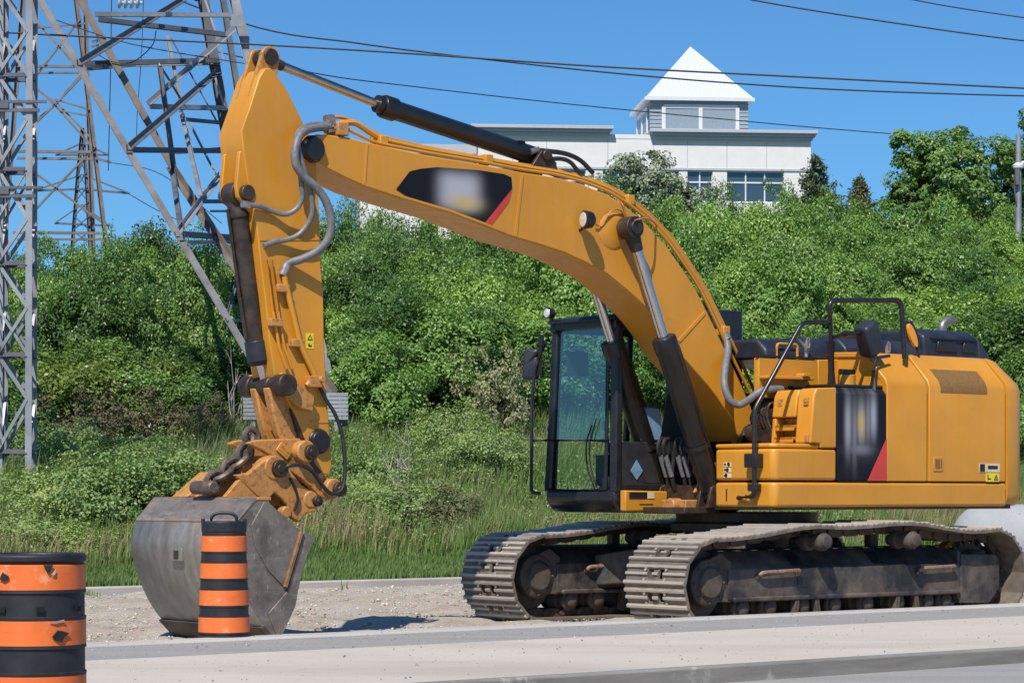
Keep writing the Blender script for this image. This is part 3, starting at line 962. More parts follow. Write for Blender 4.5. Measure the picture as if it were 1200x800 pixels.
for k in range(3):
    co.lathe((-1.45, .50 + .12 * k, 1.47), (0, 0, 1), [(0, .05), (.10, .05), (.14, .02)], 12)
co.build('console', M['interior'], cab, bevel=.02)
co = MB(); co.box(XB - .13, XB - .10, .62, 1.35, 2.2, 3.2); co.build('rear_lining', M['interior'], cab)
jb = MB(); jb.prism([(-1.30, 2.0), (-1.02, 2.0), (-.98, 2.1), (-1.02, 2.36), (-1.30, 2.36)], .34, .36)
jb.build('side_notice', M['blue_decal'], cab, bevel=.015)  # flat pale blue panel just inside the near cab side
dm = MB(); q = [(-1.49, 1.66), (-1.40, 1.56), (-1.31, 1.66), (-1.40, 1.78)]
pl = MB(); pl.box(-1.66, -1.28, YN + .008, YN + .055, 1.50, 1.98); pl.build('cab_corner_panel', M['interior'], cab, bevel=.008)
dm.prism(q, YN - .003, YN + .003); dm.build('diamond_sign', M['blue_decal'], cab)
hl = MB()
c = p3y(641, 367, 1.40)
hl.lathe(c + Vector((.10, 0, 0)), (-1, 0, .0), [(0, .03), (.02, .055), (.10, .065), (.105, .055)], 16)
hl.tube([c + Vector((.06, 0, -.03)), c + Vector((.10, -.02, -.18))], .02, 8)
hl.build('cab_lamp', M['black'], cab)
hl = MB(); hl.lathe(c + Vector((-.005, 0, 0)), (-1, 0, 0), [(0, .052), (.008, .045), (.012, .02)], 16); hl.build('lamp_lens', M['lamp_glass'], cab)
rl = MB()
rl.tube(round_path([p3y(638, 405, 1.52), p3y(627, 430, 1.58), p3y(623.5, 470, 1.6), p3y(622.5, 577, 1.6), p3y(634, 578, 1.52)], .08, 5), .020, 8)
rl.tube([p3y(625, 516, 1.6), p3y(640, 516, 1.5)], .016, 8)
rl.build('cab_handrail', M['black'], cab)
mr = MB()
c = p3y(623, 427, 1.72)
Mm = Matrix.Translation(c) @ Matrix.Rotation(R(20), 4, 'Z') @ Matrix.Rotation(R(6), 4, 'Y')
mr.box(-.05, .05, -.10, .10, -.18, .18, Mm)
mr.build('cab_mirror', M['navy'], cab, bevel=.04, seg=3)
mr = MB(); mr.tube(round_path([p3y(608, 427, 1.85), p3y(618, 427, 1.75), p3y(640, 400, 1.5)], .05), .022, 8); mr.tube([p3y(634, 392, 1.55), p3y(632, 440, 1.55)], .03, 8); mr.build('mirror_arm', M['black'], cab)

# platform box beside the cab
pf = MB(); pf.prism([(-1.655, 1.215), (-1.03, 1.215), (-1.03, 1.435), (-1.655, 1.445)], .20, .292); pf.build('platform_box', M['yellow'], ex, bevel=.015)
pl = MB(); pl.box(-1.60, -1.34, .193, .199, 1.355, 1.425); pl.build('platform_label', M['black_decal'], ex)
pl = MB(); pl.box(-1.33, -1.23, .193, .199, 1.355, 1.425); pl.build('platform_label', M['white_decal'], ex)
pl = MB(); pl.box(-1.45, -1.25, .194, .199, 1.29, 1.297); pl.build('platform_print', M['grease'], ex)

# ------------------------------------------------------------------ boom
BY = .28
boom_px = [(359, 163), (372, 157.5), (385, 158), (408, 161), (440, 169), (500, 182), (560, 192), (612, 202), (650, 207.5), (682, 216), (712, 228),
           (735, 243), (757, 262), (780, 287), (800, 315), (817, 342), (832, 372), (850, 410), (866, 444), (880, 476), (885, 494), (881, 511), (872, 517),
           (864, 508), (861, 494), (840, 465), (830, 452), (800, 418), (775, 382), (760, 364), (740, 345), (712, 322), (688, 309), (662, 297), (630, 286.5), (600, 278),
           (565, 264), (528, 250), (470, 233), (430, 220), (400, 206), (376, 193), (360, 188), (351, 181), (349, 173), (352, 166)]
bp = [ly(x, y, -BY) for x, y in boom_px]
boom = MB().prism(bp, -BY, BY).build('boom', M['yellow'], ex, bevel=.012)
fl = MB()                                                            # weld strips and the raised lower rim
def strip(pa, pb, w=.03, t=.008):
    a, b = Vector((*pa, 0)), Vector((*pb, 0))
    d = (b - a).normalized(); nn = Vector((-d.y, d.x, 0)) * w / 2
    q = [a - nn, b - nn, b + nn, a + nn]
    fl.prism([(v.x, v.y) for v in q], -BY - t, -BY + .002)
strip(ly(612, 205, -BY), ly(604, 277, -BY))
strip(ly(430, 169, -BY), ly(427, 216, -BY), .02)
strip(ly(826, 366, -BY), ly(795, 400, -BY), .035)
low_edge = [ly(x, y, -BY) for x, y in ((376, 191), (400, 203.5), (427, 216), (470, 230), (528, 247), (565, 261), (600, 275), (630, 283.5), (662, 294), (688, 306), (712, 319), (740, 342), (760, 361), (775, 379), (800, 415))]
for a, b in zip(low_edge[:-1], low_edge[1:]): strip(a, b, .022, .006)
fl.build('weld_strip', M['yellow'], boom)
M['boom_emblem'] = emblem('boom_emblem_panel', ly(538, 224, -BY)[0], ly(538, 224, -BY)[1], .27, .19, ly(545, 238, -BY)[0], ly(545, 238, -BY)[1], .19, .075)
dq = [ly(x, y, -BY) for x, y in ((464, 222), (480, 201), (492, 198), (512, 196), (560, 199.5), (590, 204), (599, 208), (600, 221), (567, 262), (559, 259.5), (520, 245), (475, 229.5))]
MB().prism(dq, -BY - .005, -BY - .001).build('emblem_decal', M['boom_emblem'], boom)
dq = [ly(x, y, -BY) for x, y in ((600, 222.5), (596, 237), (576, 263.5), (567, 262.5))]
MB().prism(dq, -BY - .005, -BY - .001).build('red_stripe', M['red_decal'], boom)
# pins: boom tip, boom cylinder head
pn = MB()
q = p3y(366, 175, -BY); pn.lathe((q.x, -BY - .06, q.z), (0, 1, 0), [(0, .06), (.0, .11), (.05, .13), (.06, .14)], 24)
pn.cyl((q.x, -BY, q.z), (q.x, BY + .06, q.z), .10, n=20)
pn.build('boom_tip_pin', M['cyl_black'], boom, bevel=.008)
TIP = (q.x, q.z)
hd = MB(); q = p3y(718, 271, -BY); hd.lathe((q.x, -BY - .02, q.z), (0, 1, 0), [(0, .16), (.02, .20)], 32); hd.build('pin_boss', M['yellow'], boom, bevel=.006)
# work lamp
c = p3y(686, 257, -BY - .16)
lm = MB(); lm.lathe(c + Vector((.12, 0, 0)), (-1, .25, 0), [(0, .05), (.03, .085), (.12, .10), (.13, .085)], 20)
lm.tube([c + Vector((.06, .02, -.06)), c + Vector((.06, .17, -.10))], .018, 8)
lm.build('work_lamp', M['black'], boom)
lm = MB(); lm.lathe(c + Vector((-.002, .03, 0)), (-1, .25, 0), [(0, .082), (.01, .074), (.014, .03)], 20); lm.build('lamp_lens', M['lamp_glass'], boom)
wr = MB(); wr.tube(spline([p3y(*t) for t in ((697, 262, -BY - .03), (705, 265, -BY - .02), (711, 255, -BY - .03), (718, 246, -BY - .04), (728, 247, -BY - .02), (733, 256, -BY - .01), (731, 243, -BY - .03), (727, 236, -BY))], 5), .009, 6)
wr.tube(spline([p3y(*t) for t in ((744, 258, -BY - .28), (757, 256, -BY - .22), (768, 262, -BY - .02), (772, 272, -BY))], 5), .009, 6)
wr.build('boom_wiring', M['yellow_worn'], boom)
# steel pipes along the top of the boom
def top_pipe(name, pts, y, r, mat='yellow'):
    m = MB(); m.tube(round_path([p3y(a, b, y) for a, b in pts], .12, 4), r, 8); return m.build(name, M[mat], boom)
upper = [(388, 149), (404, 144), (416, 143.5), (447, 164), (500, 176), (560, 186), (612, 196), (652, 202), (684, 210), (715, 222), (739, 237), (762, 256), (786, 282), (806, 311), (823, 338), (838, 368), (849, 392)]
top_pipe('boom_pipe', upper, -.20, .032)
top_pipe('boom_pipe', [(396, 150), (404, 150), (438, 167), (500, 179), (560, 189), (612, 199), (652, 204.5), (684, 213), (715, 225), (738, 240), (761, 259), (784, 284), (804, 313), (821, 340), (836, 371), (858, 418), (880, 462)], -.26, .018)
top_pipe('boom_pipe', [(383, 138), (402, 137), (430, 151), (447, 160), (500, 173), (560, 184), (612, 193), (652, 199), (684, 207), (716, 219), (741, 234), (764, 253), (789, 280), (809, 309), (826, 336), (841, 366), (862, 410), (884, 458)], -.12, .018)
for px, py in ((446, 166), (569, 188), (735, 235), (847, 388)):
    cl = MB()
    q = p3y(px, py, -.2); cl.box(q.x - .05, q.x + .05, -.27, -.08, q.z - .05, q.z + .055)
    cl.build('pipe_clamp', M['yellow'], boom, bevel=.01)

# ------------------------------------------------------------------ hydraulic cylinders
def cylinder(name, a, b, c, rod_r, bar_r, rodmat, barmat, head_r=None, eye_r=.11, eye_w=.10, foot=None):
    """rod eye at a, gland at b, foot at c"""
    a, b, c = Vector(a), Vector(b), Vector(c)
    d = (c - b).normalized()
    m = MB()
    hr = head_r or bar_r * 1.15
    L = (c - b).length
    m.lathe(b, d, [(0, rod_r * 1.3), (0, hr * .92), (.03, hr), (.16, hr), (.19, bar_r), (L - .05, bar_r), (L, bar_r * .7)], 24)
    m.cyl(c - Vector((0, eye_w, 0)), c + Vector((0, eye_w, 0)), eye_r, n=20)
    body = m.build(name, M[barmat], ex, bevel=.006)
    r = MB(); r.cyl(a, b + d * .05, rod_r, n=20); r.build('piston_rod', M[rodmat], body)
    e = MB(); e.cyl(a - Vector((0, eye_w, 0)), a + Vector((0, eye_w, 0)), eye_r, n=22); e.cyl(a, a + (b - a).normalized() * (eye_r + .14), eye_r * .8, rod_r * 1.15, n=16)
    e.cyl(a - Vector((0, eye_w + .03, 0)), a + Vector((0, eye_w + .03, 0)), eye_r * .62, n=16)
    e.build('rod_eye', M['cyl_brown'], body, bevel=.008)
    return body
CYY = .42
for s in (-1, 1):
    a, b, c = (-2.14, s * CYY, 4.23), (-1.66, s * CYY, 3.09), (-.93, s * CYY, 1.40)
    bc = cylinder('boom_cylinder', a, b, c, .058, .122, 'chrome', 'cyl_black', .135, .12, .09)
    hp = MB()                                                        # oil pipe clamped on the barrel
    d = (Vector(c) - Vector(b)).normalized()
    o = Vector((.125, 0, .055)) * 1.15
    hp.tube(round_path([Vector(b) + d * .1 + o * .8, Vector(b) + d * .16 + o, Vector(c) - d * .35 + o, Vector(c) - d * .28 + o * .6], .04), .024, 8)
    hp.lathe(Vector(b) + d * 1.25, d, [(0, .128), (0, .14), (.045, .14), (.045, .128)], 24)
    hp.build('oil_pipe', M['cyl_black'], bc)
pnb = MB(); pnb.cyl((-2.14, -CYY + .1, 4.23), (-2.14, CYY - .1, 4.23), .08, n=18); pnb.build('cylinder_pin', M['cyl_black'], ex)

sa, sb_, scp = p3y(309, 69, 0), p3y(447, 124, 0), p3y(629, 184, 0)
stc = cylinder('stick_cylinder', sa, sb_, scp, .043, .098, 'rod_bronze', 'cyl_black', .118, .085, .035)
br = MB()
q = scp
for y in (-.16, .11):
    br.prism([(q.x - .22, q.z - .16), (q.x + .20, q.z - .22), (q.x + .12, q.z - .04), (q.x + .04, q.z + .06), (q.x - .06, q.z + .05)], y, y + .05)
br.cyl((q.x, -.19, q.z), (q.x, .19, q.z), .06, n=16)
br.build('cylinder_bracket', M['grease'], boom, bevel=.01)
ft = MB()
for off in (0, 1):
    ft.cyl(sb_ + Vector((.02, 0, .0)), sb_ + Vector((-.06, 0, .016)), .09, n=16) if off else None
    q0 = p3y(610, 172, -.05); ft.box(q0.x - .04, q0.x + .04, -.08, .0, q0.z - .03, q0.z + .06)
ft.build('gland_fitting', M['cyl_black'], stc)
hs = MB()
hs.tube(spline([p3y(629, 176, -.10), p3y(640, 177, -.12), p3y(662, 180, -.16), p3y(680, 188, -.2), p3y(695, 203, -.22)], 6), .026, 8)
hs.tube(spline([p3y(638, 188, -.12), p3y(655, 186, -.16), p3y(668, 190, -.2), p3y(680, 204, -.22)], 6), .024, 8)
hs.build('cylinder_hose', M['hose_black'], ex)
ff = MB(); ff.cyl(p3y(622, 178, -.1), p3y(631, 175, -.1), .032, n=10); ff.cyl(p3y(650, 193, -.1), p3y(640, 187, -.1), .03, n=10); ff.build('hose_fitting', M['fitting'], ex)

# ------------------------------------------------------------------ stick
SY = .20
st_px = [(311, 80), (317, 80), (322, 84.5), (336, 105), (355, 143), (368, 170), (371, 205), (373, 225), (375, 270), (376, 312), (379, 340), (380, 400),
         (383, 462), (386, 500), (389, 545), (386, 556), (379, 556), (369, 543), (360, 522), (348, 492), (334, 462), (322, 440), (316, 400), (311, 350), (306, 312),
         (303, 282), (297, 240), (290, 210), (285, 175), (283, 153), (293, 125), (304, 90)]
sp_ = [ly(x, y, -SY) for x, y in st_px]
stick = MB().prism(sp_, -SY, SY).build('stick', M['yellow'], ex, bevel=.010)
# the stick's lower front is open towards the pin: the recess shade is put in as a dark plate
sd = MB()
bt = [(sa.x + .105 * math.cos(R(k)), sa.z + .105 * math.sin(R(k))) for k in range(-20, 190, 15)]
b0_, b1_ = ly(297, 112, -SY), ly(328, 100, -SY)
bt += [(b0_[0], b0_[1]), (b1_[0], b1_[1])]
for y0 in (-.125, .08):
    sd.prism(bt, y0, y0 + .045)
b2_ = ly(306, 92, -SY)
sd.build('cylinder_bracket', M['yellow_worn'], stick, bevel=.008)
pb = MB(); pb.cyl((sa.x, -.145, sa.z), (sa.x, .145, sa.z), .080, n=22); pb.build('bracket_pin', M['grease'], stick, bevel=.006)
# welded seam lines and the wear band on the side
ws = MB()
def seam(pa, pb, w=.02, t=.006):
    a, b = Vector((*ly(*pa, -SY), 0)), Vector((*ly(*pb, -SY), 0))
    d = (b - a).normalized(); nn = Vector((-d.y, d.x, 0)) * w / 2
    ws.prism([(v.x, v.y) for v in (a - nn, b - nn, b + nn, a + nn)], -SY - t, -SY + .002)
seam((304, 281), (374, 280), .02)
seam((364, 494), (384, 494), .02)
for a, b in zip(((312, 82), (320, 86), (334, 108), (352, 145)), ((304, 92), (334, 108), (352, 145), (361, 160))): pass
ws.build('weld_strip', M['yellow'], stick)
# front ribs that carry the bucket cylinder
rb = MB()
cyl_top = p3y(277, 228, 0)
for y0 in (-.16, .10):
    rb.prism([ly(262 + 20, 175, 0), ly(262 + 22, 232, 0), (cyl_top.x + .12, cyl_top.z - .22), (cyl_top.x - .08, cyl_top.z - .05), (cyl_top.x - .10, cyl_top.z + .06), ly(262 + 8, 180, 0)], y0, y0 + .055)
rb.build('cylinder_lug', M['yellow'], stick, bevel=.008)
pb = MB(); pb.cyl((cyl_top.x, -.22, cyl_top.z), (cyl_top.x, .22, cyl_top.z), .075, n=20); pb.build('lug_pin', M['grease'], stick, bevel=.01)
# pipes and brackets on the near side
pp = MB()
for o, r in ((0, .016), (6, .013)):
    pp.tube([p3y(312 + o, 305, -SY - .03), p3y(320 + o, 365, -SY - .03), p3y(327 + o, 405, -SY - .03), p3y(336 + o, 432, -SY - .02)], r, 8)
pp.tube(round_path([p3y(333, 317, -SY - .05), p3y(334, 330, -SY - .05), p3y(338, 345, -SY - .05), p3y(352, 404, -SY - .05), p3y(372, 446, -SY - .05)], .05), .030, 10)
pp.build('stick_pipe', M['yellow'], stick)
for px, py in ((330, 338), (347, 402), (322, 378)):
    pc = MB()
    q = p3y(px, py, -SY); pc.box(q.x - .09, q.x + .05, -SY - .075, -SY, q.z - .04, q.z + .035)
    pc.build('pipe_clamp', M['yellow_worn'], stick, bevel=.008)
pc = MB()
q = p3y(365, 448, -SY); pc.box(q.x - .08, q.x + .07, -SY - .09, -SY, q.z - .05, q.z + .06); pc.cyl((q.x + .06, -SY - .12, q.z + .03), (q.x + .06, -SY, q.z + .03), .035, n=10); pc.cyl((q.x - .1, -SY - .06, q.z - .04), (q.x - .04, -SY - .06, q.z + .02), .03, n=8)
pc.build('pipe_clamp', M['yellow_worn'], stick, bevel=.008)
lb = MB(); q = p3y(363, 400, -SY); lb.box(q.x - .045, q.x + .045, -SY - .004, -SY - .001, q.z - .07, q.z + .08); lb.build('warning_label', M['yellow_decal'], stick)
lb = MB(); tri(lb, q.x, q.z + .035, .032, -SY - .007, -SY - .0045); lb.box(q.x - .015, q.x + .02, -SY - .007, -SY - .0045, q.z - .05, q.z - .035); lb.box(q.x - .02, q.x - .006, -SY - .007, -SY - .0045, q.z - .05, q.z - .02); lb.build('warning_print', M['black_decal'], stick)
# hoses looping from the boom over the stick pin
h = MB()
h.tube(spline([p3y(388, 149, -.24), p3y(370, 150, -.30), p3y(355, 155, -.36), p3y(347, 170, -.40), p3y(346, 190, -.42), p3y(355, 206, -.42), p3y(370, 219, -.44), p3y(382, 236, -.46), p3y(388, 258, -.46), p3y(385, 279, -.44), p3y(372, 294, -.38), p3y(355, 303, -.30), p3y(338, 309, -.24), p3y(332, 318, -.24)], 6), .040, 10)
h.tube(spline([p3y(385, 146, -.16), p3y(366, 146, -.26), p3y(352, 152, -.32), p3y(347, 165, -.36), p3y(350, 188, -.38), p3y(353, 215, -.36), p3y(354, 232, -.34), p3y(347, 245, -.31), p3y(334, 251, -.27), p3y(318, 247, -.24), p3y(305, 242, -.24), p3y(288, 240, -.24)], 6), .026, 9)
h.tube(spline([p3y(386, 147, -.20), p3y(367, 149, -.29), p3y(353, 157, -.35), p3y(350, 175, -.38), p3y(358, 205, -.39), p3y(365, 230, -.38), p3y(366, 248, -.36), p3y(361, 262, -.33), p3y(350, 275, -.29), p3y(336, 281, -.25), p3y(322, 283, -.23), p3y(309, 288, -.22)], 6), .026, 9)
h.build('hydraulic_hose', M['hose'], ex)
hf = MB(); hf.cyl(p3y(336, 310, -.26), p3y(331, 322, -.24), .042, n=10); hf.build('hose_fitting', M['fitting'], ex); hf = MB(); hf.cyl(p3y(292, 241, -.24), p3y(284, 239, -.24), .036, n=10)
hf.build('hose_fitting', M['fitting'], ex)
for py in (140, 146, 152):
    hf = MB(); hf.cyl(p3y(382, py, -.24), p3y(390, py - 1, -.22), .045, n=8)
    hf.build('hose_fitting', M['fitting'], ex)
hf = MB(); q = p3y(391, 148, -.18); hf.box(q.x - .03, q.x + .10, -.30, -.05, q.z - .10, q.z + .03); hf.build('hose_block', M['yellow_worn'], boom, bevel=.01)
h = MB()
h.tube(spline([p3y(850, 392, -.22), p3y(853, 410, -.30), p3y(850, 430, -.40), p3y(849, 450, -.48), p3y(855, 468, -.54), p3y(866, 474, -.58), p3y(878, 468, -.68), p3y(890, 459, -.76), p3y(903, 456, -.80), p3y(916, 456, -.80)], 6), .042, 10)
h.build('boom_foot_hose', M['hose'], ex)
hf = MB(); hf.cyl(p3y(847, 388, -.21), p3y(852, 398, -.25), .055, n=10); hf.build('hose_fitting', M['fitting'], ex)
# looping hoses between the boom cylinder feet
for i, px in enumerate((777, 783, 797, 804)):
    y = .22 - .12 * i
    h = MB(); ff = MB()
    h.tube(spline([p3y(px - 4, 534, y), p3y(px - 6, 524, y), p3y(px - 3, 515, y), p3y(px + 4, 515, y), p3y(px + 7, 522, y), p3y(px + 6, 540, y), p3y(px + 4, 556, y)], 5), .024, 8)
    h.tube(spline([p3y(px + 4, 556, y), p3y(px + 8, 572, y), p3y(px + 16, 580, y), p3y(px + 30, 584, y)], 5), .026, 8)
    ff.cyl(p3y(px - 3, 534, y), p3y(px + 4, 558, y), .030, n=10)
    h.build('swing_hose', M['hose_black'], ex)
    ff.build('hose_fitting', M['hose'], ex)
mt = MB(); mt.box(-1.22, -.95, -.30, .10, 1.20, 1.34); mt.cyl((-1.3, -.12, 1.28), (-1.15, -.12, 1.28), .08, n=14); mt.prism([(-1.05, 1.42), (-.72, 1.42), (-.72, 1.75), (-.82, 1.78)], -.26, -.22); mt.build('swing_motor', M['yellow_worn'], ex, bevel=.01)

# bucket cylinder and linkage
ba_, bb_ = p3y(277, 228, 0), p3y(304, 428, 0)
bmid = p3y(313, 452, 0)
bm_ = MB()
d = (bb_ - ba_).normalized()
L = (bb_ - ba_).length
bm_.lathe(ba_ + d * .06, d, [(0, .06), (0, .105), (.10, .105), (.12, .112), (.16, .112), (.17, .098), (L - .10, .098), (L - .06, .09)], 24)
bm_.cyl(ba_ - Vector((0, .10, 0)), ba_ + Vector((0, .10, 0)), .12, n=22)
bc = bm_.build('bucket_cylinder', M['cyl_brown'], ex, bevel=.006)
g = MB(); g.lathe(bb_ - d * .24, d, [(0, .098), (0, .115), (.20, .115), (.22, .06)], 24); g.build('gland', M['navy'], bc, bevel=.006)
r_ = MB(); r_.cyl(bb_ - d * .1, bmid, .05, n=18); r_.build('piston_rod', M['chrome'], bc)
hc_ = MB()
hc_.tube([ba_ + d * .15 + Vector((-.12, 0, 0)), ba_ + d * 1.0 + Vector((-.12, 0, 0)), bb_ - d * .25 + Vector((-.11, 0, 0))], .02, 8)
hc_.build('oil_pipe', M['cyl_brown'], bc)
lp = MB()
lp.cyl((bmid.x, -.34, bmid.z), (bmid.x, .34, bmid.z), .085, n=20)
for y0, y1, r in ((-.37, -.20, .125), (-.12, .12, .11), (.20, .37, .125)):
    lp.cyl((bmid.x, y0, bmid.z), (bmid.x, y1, bmid.z), r * .86, n=24)
lp.build('linkage_pin', M['grease'], ex, bevel=.012)
sl = MB()                                                            # side links pin -> stick
q1 = p3y(338, 470, -.26)
for y0 in (-.29, .24):
    sl.prism([(bmid.x - .11, bmid.z), (bmid.x - .02, bmid.z + .12), (bmid.x + .10, bmid.z + .06), (bmid.x + .36, bmid.z - .10), (bmid.x + .34, bmid.z - .25), (bmid.x + .20, bmid.z - .22)], y0, y0 + .05)
sl.build('side_link', M['yellow_worn'], ex, bevel=.01)
pk = MB()                                                            # power link pin -> coupler
A = (bmid.x, bmid.z); B = p3y(352, 530, -.16); B = (B.x, B.z)
for y0 in (-.17, .06):
    pk.prism([(A[0] - .10, A[1] - .02), (A[0] + .08, A[1] - .05), (A[0] + .22, A[1] - .25), (B[0] + .11, B[1] + .08), (B[0] + .08, B[1] - .12), (B[0] - .12, B[1] - .06), (A[0] + .02, B[1] + .18), (A[0] - .03, A[1] - .3)], y0, y0 + .11)
pk.prism([(A[0] + .02, A[1] - .2), (A[0] + .14, A[1] - .2), (B[0], B[1] + .1), (A[0] + .08, B[1] + .2)], -.08, .08)
pk.build('power_link', M['yellow_worn'], ex, bevel=.02)

# coupler: two cheek plates with bosses and pins, cross tubes
CQ = .20
def cq(px, py): return ly(px, py, -CQ)
ck = MB()
cheek = [cq(*t) for t in ((290, 519), (300, 515), (330, 514), (352, 513.5), (361, 518), (368, 535), (380, 556), (393, 568), (397, 576), (394, 584), (384, 586), (372, 580), (364, 570),
                          (352, 560), (340, 552), (328, 540), (308, 528))]
cheek2 = [cq(*t) for t in ((270, 556), (284, 555), (300, 542), (312, 533), (326, 538), (338, 556), (348, 568), (362, 577), (370, 588), (364, 599), (352, 602), (344, 612), (336, 606), (330, 590), (316, 577), (306, 588), (296, 582), (284, 570))]
for y0 in (-CQ, CQ - .07):
    ck.prism(cheek, y0, y0 + .07)
for y0 in (-.24, .17):
    ck.prism(cheek2, y0 - .05, y0 + .02)
coup = ck.build('coupler', M['yellow_worn'], ex, bevel=.014)
cc = MB()
for px, py, r in ((316, 548, .12), (353, 529, .11), (385, 571, .09), (358, 585, .085), (330, 600, .06)):
    q = cq(px, py); cc.cyl((q[0], -.30, q[1]), (q[0], .30, q[1]), r, n=22)
for px, py, w in ((340, 540, .09), (330, 575, .07), (300, 560, .08)):
    q = cq(px, py); cc.box(q[0] - w, q[0] + w, -.20, .20, q[1] - w * .5, q[1] + w * .5)
cc.build('coupler_boss', M['yellow_worn'], coup, bevel=.015)
cp = MB()
for px, py, r in ((320, 549, .085), (357, 530, .075), (390, 573, .075), (364, 587, .05)):
    q = cq(px, py); cp.cyl((q[0], -.345, q[1]), (q[0], .345, q[1]), r, n=20)
    cp.cyl((q[0], -.355, q[1]), (q[0], .355, q[1]), r * .5, n=12)
cp.build('coupler_pin', M['grease'], coup, bevel=.008)
nm = MB(); q = cq(332, 528)
Mm = Matrix.Translation((q[0], -CQ - .012, q[1])) @ Matrix.Rotation(R(38), 4, 'Y')
nm.box(-.08, .08, -.008, .008, -.05, .05, Mm); nm.build('name_plate', M['yellow'], coup, bevel=.006)
nm = MB(); nm.box(-.06, .06, -.011, -.008, .005, .03, Mm); nm.box(-.06, .06, -.011, -.008, -.03, -.01, Mm); nm.build('plate_print', M['yellow_worn'], coup)
sp2 = MB(); q = p3y(374, 517, -SY); sp2.lathe((q.x, -SY - .05, q.z), (0, 1, 0), [(0, .07), (0, .10), (.04, .115), (.05, .13)], 22); sp2.build('stick_pin', M['cyl_black'], stick, bevel=.008)
sr = MB(); sr.prism([ly(*t, -SY) for t in ((340, 478), (347, 490), (360, 522), (369, 543), (377, 553), (372, 556), (362, 541), (348, 505))], -SY - .004, SY + .004); sr.build('recess_plate', M['grease'], stick)  # dark plate painting the shade of the open recess
ch = MB()
ch.tube(spline([p3y(330, 552, -.30), p3y(338, 546, -.36), p3y(352, 545, -.38), p3y(366, 552, -.38), p3y(376, 566, -.36), p3y(386, 577, -.34), p3y(396, 577, -.34), p3y(403, 566, -.34), p3y(404, 540, -.32), p3y(401, 510, -.30), p3y(393, 486, -.28), p3y(382, 468, -.25), p3y(374, 452, -.24)], 6), .020, 8)
ch.tube(spline([p3y(340, 560, -.30), p3y(346, 572, -.32), p3y(349, 585, -.32), p3y(345, 598, -.3)], 6), .014, 8)
ch.build('coupler_hose', M['hose_black'], coup)
# lifting chain and shackle on the coupler
lc = MB()
links = [(296, 507), (293, 516), (289, 526), (284, 536), (276, 544), (266, 552), (256, 559), (247, 566)]
for i, (px, py) in enumerate(links[:-1]):
    a, b = p3y(px, py, -.05), p3y(*links[i + 1], -.05)
    d = (b - a); c = (a + b) / 2; d.normalize()
    side = Vector((0, 1, 0)) if i % 2 else d.cross(Vector((0, 1, 0)))
    l, w = (b - a).length * .95, .075
    loop = []
    for t in np.linspace(0, 2 * math.pi, 17):
        cx_, sy_ = math.cos(t), math.sin(t)
        loop.append(c + d * (cx_ * l) + side * (sy_ * w))
    lc.tube(loop, .032, 8)
lc.lathe(p3y(251, 571, -.2), (0, 1, 0), [(0, .05), (.02, .065), (.34, .065), (.36, .05)], 16)
lc.build('lifting_chain', plain('chain_steel', (.16, .125, .10), .5, .6, var=.4, scale=20), ex)

# ------------------------------------------------------------------ bucket
M['rust'] = plain('rust_edge', (.24, .125, .06), .8, .1, var=.4, scale=14)
BN, BF = -.85, .95
outer = [(-7.04, 1.355), (-7.13, 1.345), (-7.235, 1.245), (-7.335, 1.14), (-7.385, 1.0), (-7.395, .87), (-7.35, .70), (-7.28, .52), (-7.20, .37), (-7.08, .21), (-6.90, .035)]
outs = spline([(x, 0, z) for x, z in outer[1:]], 5)
op = [outer[0]] + [(p.x, p.z) for p in outs]
def shell(m, pts, t, y0, y1):
    n = len(pts)
    inn = []
    for i, (x, z) in enumerate(pts):
        a, b = pts[max(0, i - 1)], pts[min(n - 1, i + 1)]
        dx, dz = b[0] - a[0], b[1] - a[1]
        l = math.hypot(dx, dz)
        inn.append((x - dz / l * t, z + dx / l * t))
    for i in range(n - 1):
        q = [pts[i], pts[i + 1], inn[i + 1], inn[i]]
        m.prism(q, y0, y1)
vs_, fs_ = [], []
t = .03
n_ = len(op)
inn = []
for i, (x, z) in enumerate(op):
    a, b = op[max(0, i - 1)], op[min(n_ - 1, i + 1)]
    dx, dz = b[0] - a[0], b[1] - a[1]
    l = math.hypot(dx, dz)
    inn.append((x - dz / l * t * -1 if False else x + (-dz) / l * -t * -1, z + dx / l * t))
poly = op + [(x + .0, z) for x, z in reversed([(a[0] + .03, a[1] - .0) for a in op])]
bm_ = MB()
for y0 in (BN,):
    for i in range(n_):
        vs_.append((op[i][0], BN, op[i][1])); vs_.append((op[i][0], BF, op[i][1]))
    for i in range(n_ - 1):
        fs_.append((2 * i, 2 * i + 1, 2 * i + 3, 2 * i + 2))
bm_.add(vs_, fs_)
bucket = bm_.build('bucket', M['bucket'], ex, smooth=45)
so = bucket.modifiers.new('thick', 'SOLIDIFY'); so.thickness = .028; so.offset = 0
sideprof = op + [(-6.72, .36), (-6.66, .62), (-6.60, .80), (-6.52, .97), (-6.76, 1.14)]
for y0 in (BN - .004, BF - .024):
    MB().prism(sideprof, y0, y0 + .028).build('side_plate', M['bucket_side'], bucket, bevel=.004)
